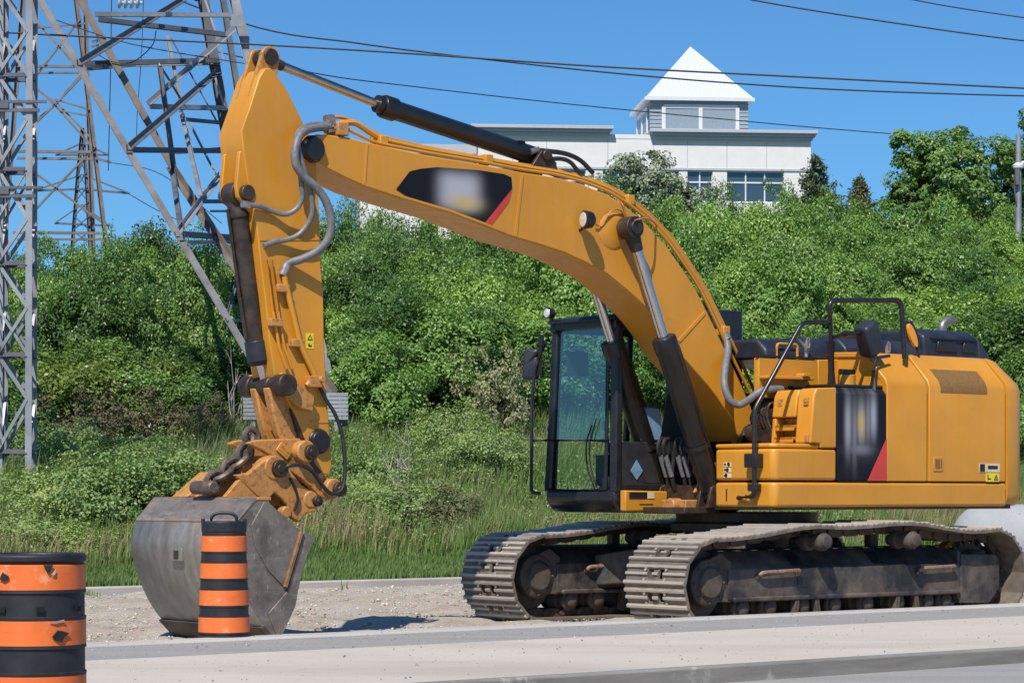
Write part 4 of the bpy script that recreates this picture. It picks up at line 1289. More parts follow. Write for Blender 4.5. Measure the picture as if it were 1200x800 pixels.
# liner plate, rusty ridge and side cutter on the near and the far side
for y0, sgn in ((BN - .004, -1), (BF + .004, 1)):
    lo, hi = sorted((y0, y0 + sgn * .014))
    MB().prism([(-7.06, 1.335), (-6.86, 1.19), (-6.665, 1.035), (-6.845, .545), (-7.02, .70), (-7.16, .92), (-7.20, 1.12)], lo, hi).build('liner_plate', M['bucket_side'], bucket, bevel=.004)
    lo, hi = sorted((y0, y0 + sgn * .045))
    MB().prism([(-6.64, 1.05), (-6.675, 1.055), (-6.855, .545), (-6.825, .53)], lo, hi).build('ridge', M['rust'], bucket, bevel=.006)
    lo, hi = sorted((y0, y0 + sgn * .020))
    MB().prism([(-6.90, .03), (-6.72, .36), (-6.66, .62), (-6.60, .80), (-6.50, .98), (-6.62, 1.06), (-6.81, .50), (-7.02, .30)], lo, hi).build('side_cutter', M['bucket_side'], bucket, bevel=.004)
MB().prism([(-7.125, 1.355), (-7.34, 1.15), (-7.345, 1.165), (-7.15, 1.375)], BN - .008, BF + .008).build('top_wear_plate', M['bucket_side'], bucket, bevel=.004)
MB().prism([(-6.885, .02), (-7.06, .185), (-7.10, .17), (-6.93, .0)], BN - .01, BF + .01).build('cutting_edge', M['mud'], bucket, bevel=.004)
MB().prism([(-6.98, 1.375), (-7.12, 1.372), (-7.16, 1.345), (-6.98, 1.345)], BN - .01, BF + .01).build('top_plate', M['yellow_worn'], bucket, bevel=.006)
MB().prism([(-7.335, 1.11), (-7.36, 1.15), (-7.345, 1.175), (-7.32, 1.15)], BN - .003, BF + .003).build('wear_seam', M['bucket'], bucket, bevel=.004)
er = MB()
for y0 in (-.28, .22):
    er.prism([(-7.12, 1.375), (-6.62, 1.30), (-6.60, 1.50), (-6.75, 1.62), (-6.90, 1.60)], y0, y0 + .06)
er.prism([(-7.16, 1.375), (-6.95, 1.375), (-6.78, 1.60), (-6.84, 1.62)], .34, .62)
er.prism([(-7.10, 1.375), (-6.90, 1.375), (-6.75, 1.56), (-6.82, 1.58)], .05, .30)
er.build('bucket_ear', M['yellow_worn'], bucket, bevel=.01)
for cx_, cz_, y in ((-7.40, .83, .10), (-7.31, .56, -.28)):
    lb = MB(); lb.box(cx_ - .02, cx_ + .05, y - .10, y + .10, cz_ - .06, cz_ + .06); lb.build('wear_plate', M['bucket'], bucket, bevel=.006)
lb = MB(); lb.box(-7.425, -7.35, .06, .14, .79, .87); lb.build('casting_mark', M['grease'], bucket)
# ================================================================== GROUND (d = metres beyond the road edge, t = metres along it)
PX, PY = -3.21, 18.62
def gw(t, d, z=0.0):
    return Vector((PX + t * AX[0] + d * AY[0], PY + t * AX[1] + d * AY[1], z))
def gt(px, d):
    """place along the road seen at this column for a given d"""
    r = (px - 600) / FPX
    Y = (d + PX * AY[0] + PY * AY[1]) / (r * AY[0] + AY[1])
    X = r * Y
    return (X - PX) * AX[0] + (Y - PY) * AX[1], Y
def crest(t): return np.clip(4.8 + .093 * (np.asarray(t, float) - 25), 2.6, 11.0)
def hill(t, d):
    t = np.asarray(t, float); d = np.asarray(d, float)
    s = np.clip((d - 16.5) / 27.5, 0, 1)
    s = s * .75 + .25 * s * s * (3 - 2 * s)
    und = .12 * np.sin(t * .55 + d * .3) + .10 * np.sin(t * .23 - d * .61 + 1.3) + .05 * np.sin(t * 1.7 + d * 1.3)
    return .09 + np.clip((d - 14.3) * .06, 0, .14) + crest(t) * s + und * np.clip((d - 14.6) / 4, 0, 1)

def grid(name, ts, ds, zf, mat, kind='structure'):
    T, D = np.meshgrid(ts, ds)
    Z = zf(T, D)
    X = PX + T * AX[0] + D * AY[0]
    Y = PY + T * AX[1] + D * AY[1]
    co = np.stack([X.ravel(), Y.ravel(), np.asarray(Z, float).ravel()], 1)
    n, m = len(ds), len(ts)
    idx = np.arange(n * m).reshape(n, m)
    f = np.stack([idx[:-1, :-1].ravel(), idx[:-1, 1:].ravel(), idx[1:, 1:].ravel(), idx[1:, :-1].ravel()], 1)
    o = raw_mesh(name, co, f, mat)
    tag(o, kind=kind)
    o.data.polygons.foreach_set('use_smooth', [True] * len(o.data.polygons))
    return o
def raw_mesh(name, co, faces, mat, parent=None):
    me = bpy.data.meshes.new(name)
    k = faces.shape[1]
    me.vertices.add(len(co)); me.loops.add(faces.size); me.polygons.add(len(faces))
    me.vertices.foreach_set('co', np.asarray(co, np.float32).ravel())
    me.loops.foreach_set('vertex_index', faces.astype(np.int32).ravel())
    me.polygons.foreach_set('loop_start', np.arange(0, faces.size, k, dtype=np.int32))
    me.update(calc_edges=True)
    me.validate()
    if mat: me.materials.append(mat)
    o = bpy.data.objects.new(name, me)
    COL.objects.link(o); o.parent = parent
    return o

n = NT('soil_and_turf')
c = n.ramp(n.noise(.8, 6, .65), [(.35, (.035, .055, .014)), (.6, (.07, .085, .03)), (.75, (.12, .10, .055))])
n.set(c, .95); n.bump(n.noise(3, 6, .7), .6, .1); M['soil'] = n.m
n = NT('crushed_gravel')
v = n.voronoi(16, out='Color')
a = n.noise(1.1, 6, .65)
g = n.noise(40, 4, .7)
c = n.ramp(g, [(.28, (.26, .215, .165)), (.5, (.55, .48, .395)), (.72, (.72, .655, .56))])
c = n.mix(.25, c, n.mix(1.0, v, (.5, .46, .40), 'MULTIPLY'))
c = n.mix(n.math('MULTIPLY', n.ramp(a, [(.45, 0.0), (.65, 1.0)]), .5), c, (.25, .20, .15))
n.set(c, .95); n.bump(g, .9, .03); M['gravel'] = n.m
n = NT('worn_asphalt')
a = n.noise(1.0, 6, .6, n.mapped((.12, 3.5, 1), rot=(0, 0, -TH)))
g = n.noise(55, 4, .75)
c = n.ramp(a, [(.3, (.22, .217, .21)), (.7, (.31, .30, .285))])
c = n.mix(.35, c, n.ramp(g, [(.3, (.14, .14, .14)), (.7, (.40, .39, .375))]))
n.set(c, .85); n.bump(g, .25, .01); M['asphalt'] = n.m
def concrete(name, lo, hi, streak=(.9, .9, 1)):
    n = NT(name)
    a = n.noise(.9, 7, .65); b = n.noise(1.0, 5, .6, n.mapped((.3, 2.2, 1), rot=(0, 0, -TH))); g = n.noise(45, 4, .7)
    c = n.ramp(a, [(.3, lo), (.7, hi)])
    c = n.mix(.12, c, n.ramp(b, [(.35, tuple(k * .8 for k in lo)), (.65, hi)]))
    c = n.mix(.35, c, n.ramp(n.noise(120, 3, .8), [(.3, tuple(k * .6 for k in lo)), (.7, tuple(min(1, k * 1.25) for k in hi))]))
    c = n.mix(n.ramp(g, [(.62, 0.0), (.74, .45)]), c, tuple(k * .5 for k in lo))
    stn = n.noise(.35, 5, .6, n.mapped((.5, 1.6, 1), rot=(0, 0, -TH)))
    c = n.mix(n.ramp(stn, [(.50, 0.0), (.68, .38)]), c, tuple(k * .62 for k in lo))
    spk = n.noise(7, 3, .8)
    c = n.mix(n.ramp(spk, [(.67, 0.0), (.72, .65)]), c, tuple(k * .35 for k in lo))
    n.set(c, .9); n.bump(g, .2, .01)
    return n.m
M['concrete'] = concrete('pale_concrete', (.43, .385, .335), (.54, .49, .43))
M['concrete_edge'] = concrete('concrete_edge', (.36, .345, .32), (.48, .46, .43))
n = NT('stained_kerb')
a = n.noise(1.0, 6, .7, n.mapped((.5, .5, 5), rot=(0, 0, -TH))); b = n.noise(2.5, 7, .7)
c = n.ramp(a, [(.3, (.13, .12, .11)), (.7, (.29, .27, .245))])
c = n.mix(n.ramp(b, [(.58, 0.0), (.66, .8)]), c, (.42, .40, .37))
n.set(c, .9); n.bump(b, .3, .02); M['kerb'] = n.m

dl = np.r_[14.15, np.linspace(14.4, 50, 80), np.linspace(52, 140, 30), 220, 420, 900, 2500]
tl = np.r_[-2500, -700, -250, np.linspace(-100, -12, 18), np.linspace(-10, 75, 130), np.linspace(80, 250, 25), 500, 1200, 3000]
grid('ground', tl, dl, hill, M['soil'])
tg = np.r_[-60, np.linspace(-20, 50, 240), 90]
dg = np.r_[.02, .25, .5, np.linspace(.7, 14.05, 70)]
def gz(t, d):
    base = .24 * np.clip(1 - (d - .55) / .9, 0, 1)
    return base + np.clip((d - 1.5) / 2, 0, 1) * (.016 * np.sin(t * 2.1 + d) + .014 * np.sin(t * 5.3 - d * 3.7) + nr.normal(0, .014, np.shape(t)))
grid('gravel_shoulder', tg, dg, gz, M['gravel'])
tr = np.r_[-80, np.linspace(-25, 60, 60), 140]
grid('asphalt_lane', tr, np.array([-1.58, -.9, -.26]), lambda t, d: .262 + 0 * t, M['asphalt'])
grid('concrete_slab', tr, np.array([-4.55, -3.5, -2.5, -1.575]), lambda t, d: .270 + 0 * t, M['concrete'])
grid('near_road', np.r_[-80, np.linspace(-30, 60, 30), 140], np.array([-60., -20, -8, -4.6]), lambda t, d: .150 + 0 * t, M['asphalt'])
def strip_box(name, d0, d1, z0, z1, mat, bevel=.02, t0=-60, t1=90):
    m = MB()
    q = [(d0, z0), (d1, z0), (d1, z1), (d0, z1)]
    m.loft([gw(t0, d, z) for d, z in q], [gw(t1, d, z) for d, z in q])
    o = m.build(name, mat, None, bevel=bevel)
    tag(o, kind='structure')
    return o
strip_box('road_edge', -.255, .03, .0, .285, M['concrete_edge'], .02)
strip_box('near_kerb', -4.60, -4.548, .0, .268, M['kerb'], .018)
strip_box('far_kerb', 14.03, 14.28, -.05, .105, M['concrete_edge'], .02)

# loose stones on the shoulder
def stones(name, N, seed):
    r = np.random.default_rng(seed)
    o = np.array([(1, 0, 0), (-1, 0, 0), (0, 1, 0), (0, -1, 0), (0, 0, 1), (0, 0, -1)], float)
    F = np.array([(0, 2, 4), (2, 1, 4), (1, 3, 4), (3, 0, 4), (2, 0, 5), (1, 2, 5), (3, 1, 5), (0, 3, 5)])
    d = r.uniform(.9, 14.0, N); d[:N // 3] = r.uniform(3, 14, N // 3)
    t = r.uniform(-8, 34, N) + d * .35
    sz = r.gamma(1.3, .0050, N) + .006
    V = o[None] * (sz[:, None, None] * r.uniform(.5, 1.3, (N, 6, 1))) * np.array([1, 1, .6])
    a = r.uniform(0, 6.28, N); ca, sa_ = np.cos(a), np.sin(a)
    x = V[:, :, 0] * ca[:, None] - V[:, :, 1] * sa_[:, None]; y = V[:, :, 0] * sa_[:, None] + V[:, :, 1] * ca[:, None]
    wx = PX + t * AX[0] + d * AY[0]; wy = PY + t * AX[1] + d * AY[1]
    wz = .24 * np.clip(1 - (d - .55) / .9, 0, 1) + sz * .25
    co = np.stack([x + wx[:, None], y + wy[:, None], V[:, :, 2] + wz[:, None]], 2).reshape(-1, 3)
    f = (F[None] + (np.arange(N) * 6)[:, None, None]).reshape(-1, 3)
    m = NT('loose_stone'); g = m.node('ShaderNodeNewGeometry')
    m.set(m.ramp(g.outputs['Random Per Island'], [(0, (.22, .18, .14)), (.5, (.47, .41, .335)), (1, (.66, .61, .53))]), .9)
    ob = raw_mesh(name, co, f, m.m)
    tag(ob, kind='stuff')
stones('loose_stones', 42000, 5)
def grit(name, N, seed):
    r = np.random.default_rng(seed)
    o = np.array([(1, 0, 0), (-.5, .87, 0), (-.5, -.87, 0), (0, 0, .8)], float)
    F = np.array([(0, 1, 3), (1, 2, 3), (2, 0, 3)])
    d = np.where(r.random(N) < .45, r.uniform(-.9, -.02, N), r.uniform(-4.5, -.9, N)); t = r.uniform(-6, 22, N)
    sz = r.gamma(1.2, .0026, N) + .003
    V = o[None] * sz[:, None, None] * r.uniform(.6, 1.4, (N, 4, 1))
    x = PX + t * AX[0] + d * AY[0]; y = PY + t * AX[1] + d * AY[1]
    z = np.where(d > -.255, .285, np.where(d > -1.578, .262, .270))
    co = (V + np.stack([x, y, z], 1)[:, None]).reshape(-1, 3)
    f = (F[None] + (np.arange(N) * 4)[:, None, None]).reshape(-1, 3)
    m = NT('road_grit'); g = m.node('ShaderNodeNewGeometry')
    m.set(m.ramp(g.outputs['Random Per Island'], [(0, (.07, .06, .05)), (.6, (.26, .22, .18)), (1, (.5, .46, .40))]), .9)
    tag(raw_mesh(name, co, f, m.m), kind='stuff')
grit('road_grit', 3500, 8)

# ================================================================== VEGETATION
def leaf_mat(name, cols, trans=.30, rough=.42, noise_scale=.7):
    n = NT(name)
    g = n.node('ShaderNodeNewGeometry')
    c1 = n.ramp(g.outputs['Random Per Island'], [(0, cols[0]), (.5, cols[1]), (1, cols[2])])
    a = n.noise(noise_scale, 3, .5)
    c = n.mix(n.math('MULTIPLY', n.ramp(a, [(.35, 0.0), (.65, 1.0)]), .5), c1, cols[2])
    oi = n.node('ShaderNodeObjectInfo')                                  # each plant has its own tone
    c = n.mix(1.0, c, n.ramp(oi.outputs['Random'], [(0, (.72, .80, .78)), (.5, (1.0, 1.0, 1.0)), (1, (1.38, 1.25, 1.15))]), 'MULTIPLY')
    n.set(c, rough, None, .5)
    tl_ = n.node('ShaderNodeBsdfTranslucent')
    n.link(n.mix(1.0, c, (1.0, 1.1, .45), 'MULTIPLY'), tl_.inputs[0])
    mx = n.node('ShaderNodeMixShader'); mx.inputs[0].default_value = trans
    n.link(n.b.outputs[0], mx.inputs[1]); n.link(tl_.outputs[0], mx.inputs[2])
    n.link(mx.outputs[0], n.t.nodes['Material Output'].inputs[0])
    return n.m
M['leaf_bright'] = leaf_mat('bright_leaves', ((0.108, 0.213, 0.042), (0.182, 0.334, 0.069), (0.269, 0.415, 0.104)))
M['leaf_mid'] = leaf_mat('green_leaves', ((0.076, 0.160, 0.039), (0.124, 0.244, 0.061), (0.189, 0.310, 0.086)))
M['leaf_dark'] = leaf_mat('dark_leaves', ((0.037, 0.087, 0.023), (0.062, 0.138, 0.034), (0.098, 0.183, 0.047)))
M['leaf_yellow'] = leaf_mat('yellow_green_leaves', ((.085, .150, .026), (.130, .205, .038), (.19, .255, .060)))
M['leaf_cream'] = leaf_mat('cream_blossom', ((.26, .28, .17), (.36, .36, .24), (.20, .25, .12)), .3, .6)
M['leaf_olive'] = leaf_mat('silvery_leaves', ((0.187, 0.233, 0.141), (0.299, 0.337, 0.224), (0.411, 0.449, 0.318)), .2, .5)
M['leaf_spruce'] = leaf_mat('spruce_needles', ((.055, .095, .055), (.090, .135, .075), (.15, .165, .10)), .2, .6)
M['flower'] = plain('white_blossom', (.62, .62, .52), .7, var=.2)
M['bark'] = plain('grey_bark', (.085, .07, .055), .9, var=.4, scale=8, bump=.3)
M['grass'] = leaf_mat('grass_blades', ((.115, .215, .045), (.170, .280, .065), (.25, .32, .12)), .35, .5, .35)
M['dry_grass'] = leaf_mat('dry_stalks', ((.24, .20, .12), (.34, .29, .18), (.22, .22, .10)), .3, .7, .35)
M['weed'] = leaf_mat('weed_leaves', ((0.129, 0.228, 0.062), (0.227, 0.347, 0.103), (0.369, 0.442, 0.169)), .3, .5)

def unit(v): return v / np.maximum(1e-9, np.linalg.norm(v, axis=-1, keepdims=True))
def leaves(pos, nrm, size, r, aspect=.62):
    """one bent diamond leaf per position"""
    N = len(pos)
    a = unit(np.cross(nrm, unit(r.normal(size=(N, 3)))))
    b = np.cross(nrm, a)
    L = size * r.uniform(.7, 1.25, N)
    A = a * (L * .5)[:, None]; B = b * (L * .5 * aspect)[:, None]; dn = nrm * (L * .12)[:, None]
    co = np.stack([pos - A - dn, pos + B, pos + A - dn, pos - B], 1).reshape(-1, 3)
    return co, np.arange(N * 4).reshape(-1, 4)
def crown_points(r, rad, nclump, per, clump=.26, flat=.25, lump=.22, hollow=.45, low=-.35):
    """leaf places of a lumpy crown: clumps over an uneven ellipsoid, plus some inside"""
    rad = np.array(rad, float)
    d = unit(r.normal(size=(nclump * 3, 3)))
    d = d[d[:, 2] > low][:nclump]
    ph = r.uniform(0, 6.28, 6)
    lumps = 1 + lump * (np.sin(d[:, 0] * 4 + ph[0]) * np.sin(d[:, 1] * 4 + ph[1]) + .6 * np.sin(d[:, 2] * 6 + ph[2] + d[:, 0] * 5))
    rr = np.where(r.random(len(d)) < .72, r.uniform(.80, 1.0, len(d)), r.uniform(hollow, .8, len(d))) * lumps
    C = d * rr[:, None] * rad
    cr = clump * rad.mean() * r.uniform(.55, 1.25, len(d))
    u = unit(r.normal(size=(len(d), per, 3)))
    k = r.uniform(.45, 1.0, (len(d), per, 1)) ** .6
    P = C[:, None] + u * k * cr[:, None, None] * np.array([1, 1, .8])
    nrm = unit(u * .6 + unit(C / rad)[:, None] * .5 + np.array([0, 0, .45]) + r.normal(size=u.shape) * .45)
    return P.reshape(-1, 3), nrm.reshape(-1, 3)

def shrub_meshes(kind, n, rad, nclump, per, leaf, mat, seed, **kw):
    out = []
    for i in range(n):
        r = np.random.default_rng(seed + i)
        P, N = crown_points(r, rad, nclump, per, **kw)
        P = P + np.array([0, 0, rad[2] * .75])
        k = P[:, 2] > .03
        P, N = P[k], N[k]
        # twigs that stick out of the outline
        tw = r.integers(0, len(P), 70)
        tp = []
        for j in tw:
            dirv = unit(P[j] - np.array([0, 0, rad[2] * .5])) + np.array([0, 0, .5])
            for s in np.linspace(.05, .42, 9):
                tp.append(P[j] + dirv * s * rad[2] * .32 + r.normal(size=3) * .03)
        tp = np.array(tp)
        P = np.r_[P, tp]; N = np.r_[N, unit(r.normal(size=tp.shape) + np.array([0, 0, .6]))]
        co, f = leaves(P, N, leaf, r)
        o = raw_mesh('foliage', co, f, mat)
        me = o.data
        bpy.data.objects.remove(o)
        st = MB()
        for k in range(7):
            a = r.uniform(0, 6.28); q = r.uniform(.2, .7)
            top = Vector((math.cos(a) * rad[0] * q, math.sin(a) * rad[1] * q, rad[2] * r.uniform(.8, 1.4)))
            st.tube([(0.08 * math.cos(a), .08 * math.sin(a), -.1), top * .5 + Vector((0, 0, .15)), top], [.05, .035, .012], 5)
        so_ = st.build('stems', M['bark'], None)
        sm = so_.data
        bpy.data.objects.remove(so_)
        out.append((me, sm))
    return out
LIB = {
    'bright': shrub_meshes('bright', 4, (1.5, 1.5, 1.5), 210, 118, .090, M['leaf_bright'], 100, lump=.34, clump=.23),
    'mid': shrub_meshes('mid', 3, (1.5, 1.5, 1.55), 210, 125, .078, M['leaf_mid'], 200, lump=.34, clump=.23),
    'dark': shrub_meshes('dark', 3, (1.5, 1.5, 1.7), 190, 112, .098, M['leaf_dark'], 300, lump=.3),
    'yellow': shrub_meshes('yellow', 2, (1.5, 1.5, 1.1), 160, 85, .09, M['leaf_yellow'], 400),
    'cream': shrub_meshes('cream', 1, (1.2, 1.2, 1.3), 90, 34, .10, M['leaf_cream'], 600, lump=.4, clump=.2),
    'weed': shrub_meshes('weed', 3, (1.2, 1.2, .8), 130, 80, .07, M['weed'], 500, lump=.35),
}
def place_shrub(kind, t, d, height, width, name, label, cat, group, rot=None):
    vi = rnd.randrange(len(LIB[kind]))
    me, sm = LIB[kind][vi]
    base = {'bright': 2.75, 'mid': 2.8, 'dark': 3.1, 'yellow': 2.0, 'weed': 1.45, 'cream': 2.4, 'dry': 1.7}[kind]
    wb = {'weed': 2.5}.get(kind, 3.1)
    z = float(hill(t, d))
    o = empty(name, gw(t, d, z - .05), rnd.uniform(0, 6.28))
    tag(o, label, cat, group)
    o.scale = (width / wb, width / wb * rnd.uniform(.9, 1.1), height / base)
    for nm, m_ in (('foliage', me), ('stems', sm)):
        c = bpy.data.objects.new(nm, m_)
        COL.objects.link(c); c.parent = o
    return o

sky_x = [-120, 0, 60, 110, 150, 190, 235, 290, 340, 390, 440, 500, 560, 620, 680, 720, 800, 870, 930, 1000, 1060, 1120, 1200, 1330]
sky_y = [291, 290, 288, 284, 275, 269, 279, 268, 252, 241, 243, 250, 255, 245, 238, 235, 236, 231, 224, 236, 246, 244, 250, 252]
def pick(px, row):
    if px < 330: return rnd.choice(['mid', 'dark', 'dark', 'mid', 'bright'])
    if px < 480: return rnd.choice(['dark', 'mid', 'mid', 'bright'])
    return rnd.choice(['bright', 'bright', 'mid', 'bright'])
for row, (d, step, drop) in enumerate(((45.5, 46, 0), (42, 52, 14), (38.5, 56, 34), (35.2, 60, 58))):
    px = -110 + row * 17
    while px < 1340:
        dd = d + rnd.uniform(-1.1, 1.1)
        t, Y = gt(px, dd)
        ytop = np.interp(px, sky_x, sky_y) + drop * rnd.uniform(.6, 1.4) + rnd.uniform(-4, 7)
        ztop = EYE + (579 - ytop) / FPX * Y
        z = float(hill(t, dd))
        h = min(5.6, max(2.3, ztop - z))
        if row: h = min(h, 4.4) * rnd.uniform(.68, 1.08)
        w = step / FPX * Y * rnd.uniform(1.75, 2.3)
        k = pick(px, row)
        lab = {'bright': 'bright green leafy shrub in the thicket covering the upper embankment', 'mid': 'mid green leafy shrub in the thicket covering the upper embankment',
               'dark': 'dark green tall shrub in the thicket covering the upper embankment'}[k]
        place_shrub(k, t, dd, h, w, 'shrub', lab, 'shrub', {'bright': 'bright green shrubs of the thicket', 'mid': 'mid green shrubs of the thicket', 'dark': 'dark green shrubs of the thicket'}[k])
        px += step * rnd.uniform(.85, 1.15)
# lower front of the thicket, uneven
for px, d, k, h, w in ((20, 33, 'yellow', 2.0, 3.6), (70, 32.3, 'yellow', 1.9, 3.4), (120, 32.6, 'mid', 2.0, 3.4), (165, 33, 'yellow', 1.7, 3.0), (215, 32.8, 'mid', 1.6, 3.2), (262, 33, 'dark', 2.2, 3.0),
                       (-40, 32, 'mid', 2.2, 3.4), (415, 32, 'mid', 2.6, 3.0), (440, 30.5, 'bright', 2.3, 2.6), (470, 32.6, 'dark', 3.0, 3.2), (515, 32, 'bright', 2.8, 3.4), (560, 31.6, 'mid', 2.6, 3.2), (605, 31.5, 'bright', 2.7, 3.2), (650, 31, 'bright', 2.6, 3.4),
                       (700, 31, 'bright', 2.6, 3.2), (750, 31, 'mid', 2.7, 3.4), (800, 31, 'bright', 2.6, 3.4), (1150, 31, 'dark', 3.0, 3.6), (1195, 29.5, 'dark', 3.2, 3.6), (1235, 27, 'mid', 3.0, 3.6), (1210, 24, 'mid', 2.2, 3.2),
                       (860, 31, 'bright', 2.6, 3.6), (920, 31, 'bright', 2.6, 3.6), (980, 31, 'mid', 2.6, 3.6), (1040, 31, 'bright', 2.6, 3.6), (1095, 31, 'bright', 2.7, 3.6)):
    t, Y = gt(px, d)
    lab = {'bright': 'bright green low shrub at the grassy foot of the thicket', 'mid': 'mid green low shrub at the grassy foot of the thicket', 'dark': 'dark green low shrub at the grassy foot of the thicket', 'yellow': 'yellow green low shrub at the grassy foot of the thicket'}[k]
    place_shrub(k, t, d, h, w, 'shrub', lab, 'shrub', {'bright': 'bright green shrubs along the thicket foot', 'mid': 'mid green shrubs along the thicket foot', 'dark': 'dark green shrubs along the thicket foot', 'yellow': 'yellow green shrubs along the thicket foot'}[k])
# low bushes in the meadow on the left
for px, d, k, h, w in ((35, 22, 'weed', 1.0, 2.4), (85, 21.2, 'weed', 1.15, 2.6), (128, 20.6, 'weed', 1.5, 2.6), (165, 20.8, 'mid', 1.5, 2.2), (200, 21, 'weed', 1.45, 2.4), (235, 22.5, 'weed', 1.0, 2.2), (20, 26, 'weed', 1.2, 2.6),
                       (110, 26.5, 'weed', 1.1, 2.6), (60, 18.6, 'weed', .8, 2.0), (10, 19, 'weed', .9, 2.2), (150, 18.3, 'weed', .7, 2.2), (215, 18.6, 'weed', .75, 2.0), (465, 19.5, 'weed', 1.1, 2.4), (440, 21, 'weed', 1.0, 2.0), (500, 21, 'weed', 1.05, 2.2), (425, 24, 'weed', 1.2, 2.2), (560, 25, 'weed', 1.2, 2.2), (540, 27.5, 'weed', 1.3, 2.4)):
    t, Y = gt(px, d)
    place_shrub(k, t, d, h, w, 'meadow_bush', 'low rounded green bush standing alone in the long meadow grass', 'bush', 'low bushes in the meadow grass')

M['leaf_brown'] = leaf_mat('dry_twigs', ((.13, .105, .065), (.19, .155, .10), (.14, .15, .07)), .2, .8)
LIB['dry'] = shrub_meshes('dry', 1, (1.2, 1.2, 1.0), 80, 40, .075, M['leaf_brown'], 700, lump=.4, clump=.2)
for px, d, h, w in ((95, 30.2, 1.3, 2.8), (135, 30.6, 1.2, 2.6), (180, 30.4, 1.0, 2.4), (515, 18.6, .9, 2.4), (250, 29.6, 1.0, 2.2)):
    t, Y = gt(px, d)
    place_shrub('dry', t, d, h, w, 'dry_shrub', 'brown dry twiggy shrub among the meadow grass below the thicket', 'shrub', 'brown dry shrubs below the thicket')

def blades(name, N, drange, hfun, mat, seed, width=.016, px0=-90, px1=1290, clump=.5, lean=.35, zf=None):
    r = np.random.default_rng(seed)
    d = r.uniform(*drange, N)
    # columns of the view at this depth, a little wider than the frame
    den0 = AY[0] * (px0 - 600) / FPX + AY[1]; den1 = AY[0] * (px1 - 600) / FPX + AY[1]
    k = PX * AY[0] + PY * AY[1]
    Y0, Y1 = (d + k) / den0, (d + k) / den1
    t0 = ((px0 - 600) / FPX * Y0 - PX) * AX[0] + (Y0 - PY) * AX[1]
    t1 = ((px1 - 600) / FPX * Y1 - PX) * AX[0] + (Y1 - PY) * AX[1]
    t = t0 + (t1 - t0) * r.random(N)
    pat = np.sin(t * 1.9 + 2 * np.sin(d * 1.3)) + np.sin(t * .7 - d * 1.1) + .7 * np.sin(t * 4.1 + d * 3.3)
    keep = r.random(N) < 1 - clump * (pat < -.2) if clump >= 0 else pat > 1.35
    t, d, pat = t[keep], d[keep], pat[keep]
    N = len(t)
    h = hfun(d, t) * r.uniform(.55, 1.2, N) * (1 + .18 * pat)
    z = (zf or hill)(t, d)
    x = PX + t * AX[0] + d * AY[0]; y = PY + t * AX[1] + d * AY[1]
    a = r.uniform(0, 6.28, N); w = width * r.uniform(.6, 1.4, N)
    ux, uy = np.cos(a) * w, np.sin(a) * w
    la = r.uniform(0, 6.28, N); ll = h * lean * r.random(N)
    lxx, lyy = np.cos(la) * ll + .12 * h, np.sin(la) * ll
    b0 = np.stack([x - ux, y - uy, z - .03], 1); b1 = np.stack([x + ux, y + uy, z - .03], 1)
    m0 = np.stack([x - ux * .8 + lxx * .35, y - uy * .8 + lyy * .35, z + h * .6], 1); m1 = np.stack([x + ux * .8 + lxx * .35, y + uy * .8 + lyy * .35, z + h * .6], 1)
    tp = np.stack([x + lxx, y + lyy, z + h], 1)
    tq = tp + np.stack([ux * .15, uy * .15, 0 * ux], 1)
    co = np.stack([b0, b1, m1, m0, tq, tp], 1).reshape(-1, 3)
    i = np.arange(N) * 6
    f = np.concatenate([np.stack([i, i + 1, i + 2, i + 3], 1), np.stack([i + 3, i + 2, i + 4, i + 5], 1)])
    o = raw_mesh(name, co, f, mat)
    tag(o, kind='stuff')
blades('mown_grass', 150000, (14.3, 18.0), lambda d, t: .11 + .09 * (d - 14.3) * (.6 + .4 * np.sin(t * 1.1)), M['grass'], 1, .011)
blades('meadow_grass', 210000, (16.5, 37), lambda d, t: .34 + .26 * np.sin(t * .6 + d * .4) ** 2, M['grass'], 2, .011)
blades('dry_grass', 26000, (16.8, 36), lambda d, t: .50 + .25 * np.sin(t * .5 + d) ** 2, M['dry_grass'], 3, .008, lean=.4, clump=.9)
blades('seed_heads', 19000, (16.6, 20.5), lambda d, t: .46 + .18 * np.sin(t * .45 + 1) ** 2, M['dry_grass'], 9, .009, lean=.35, clump=.75)
blades('kerb_grass', 9000, (13.0, 14.03), lambda d, t: .05 + .08 * np.clip(np.sin(t * 1.2) , 0, 1), M['grass'], 4, .010, clump=-1, zf=lambda t, d: 0 * t)

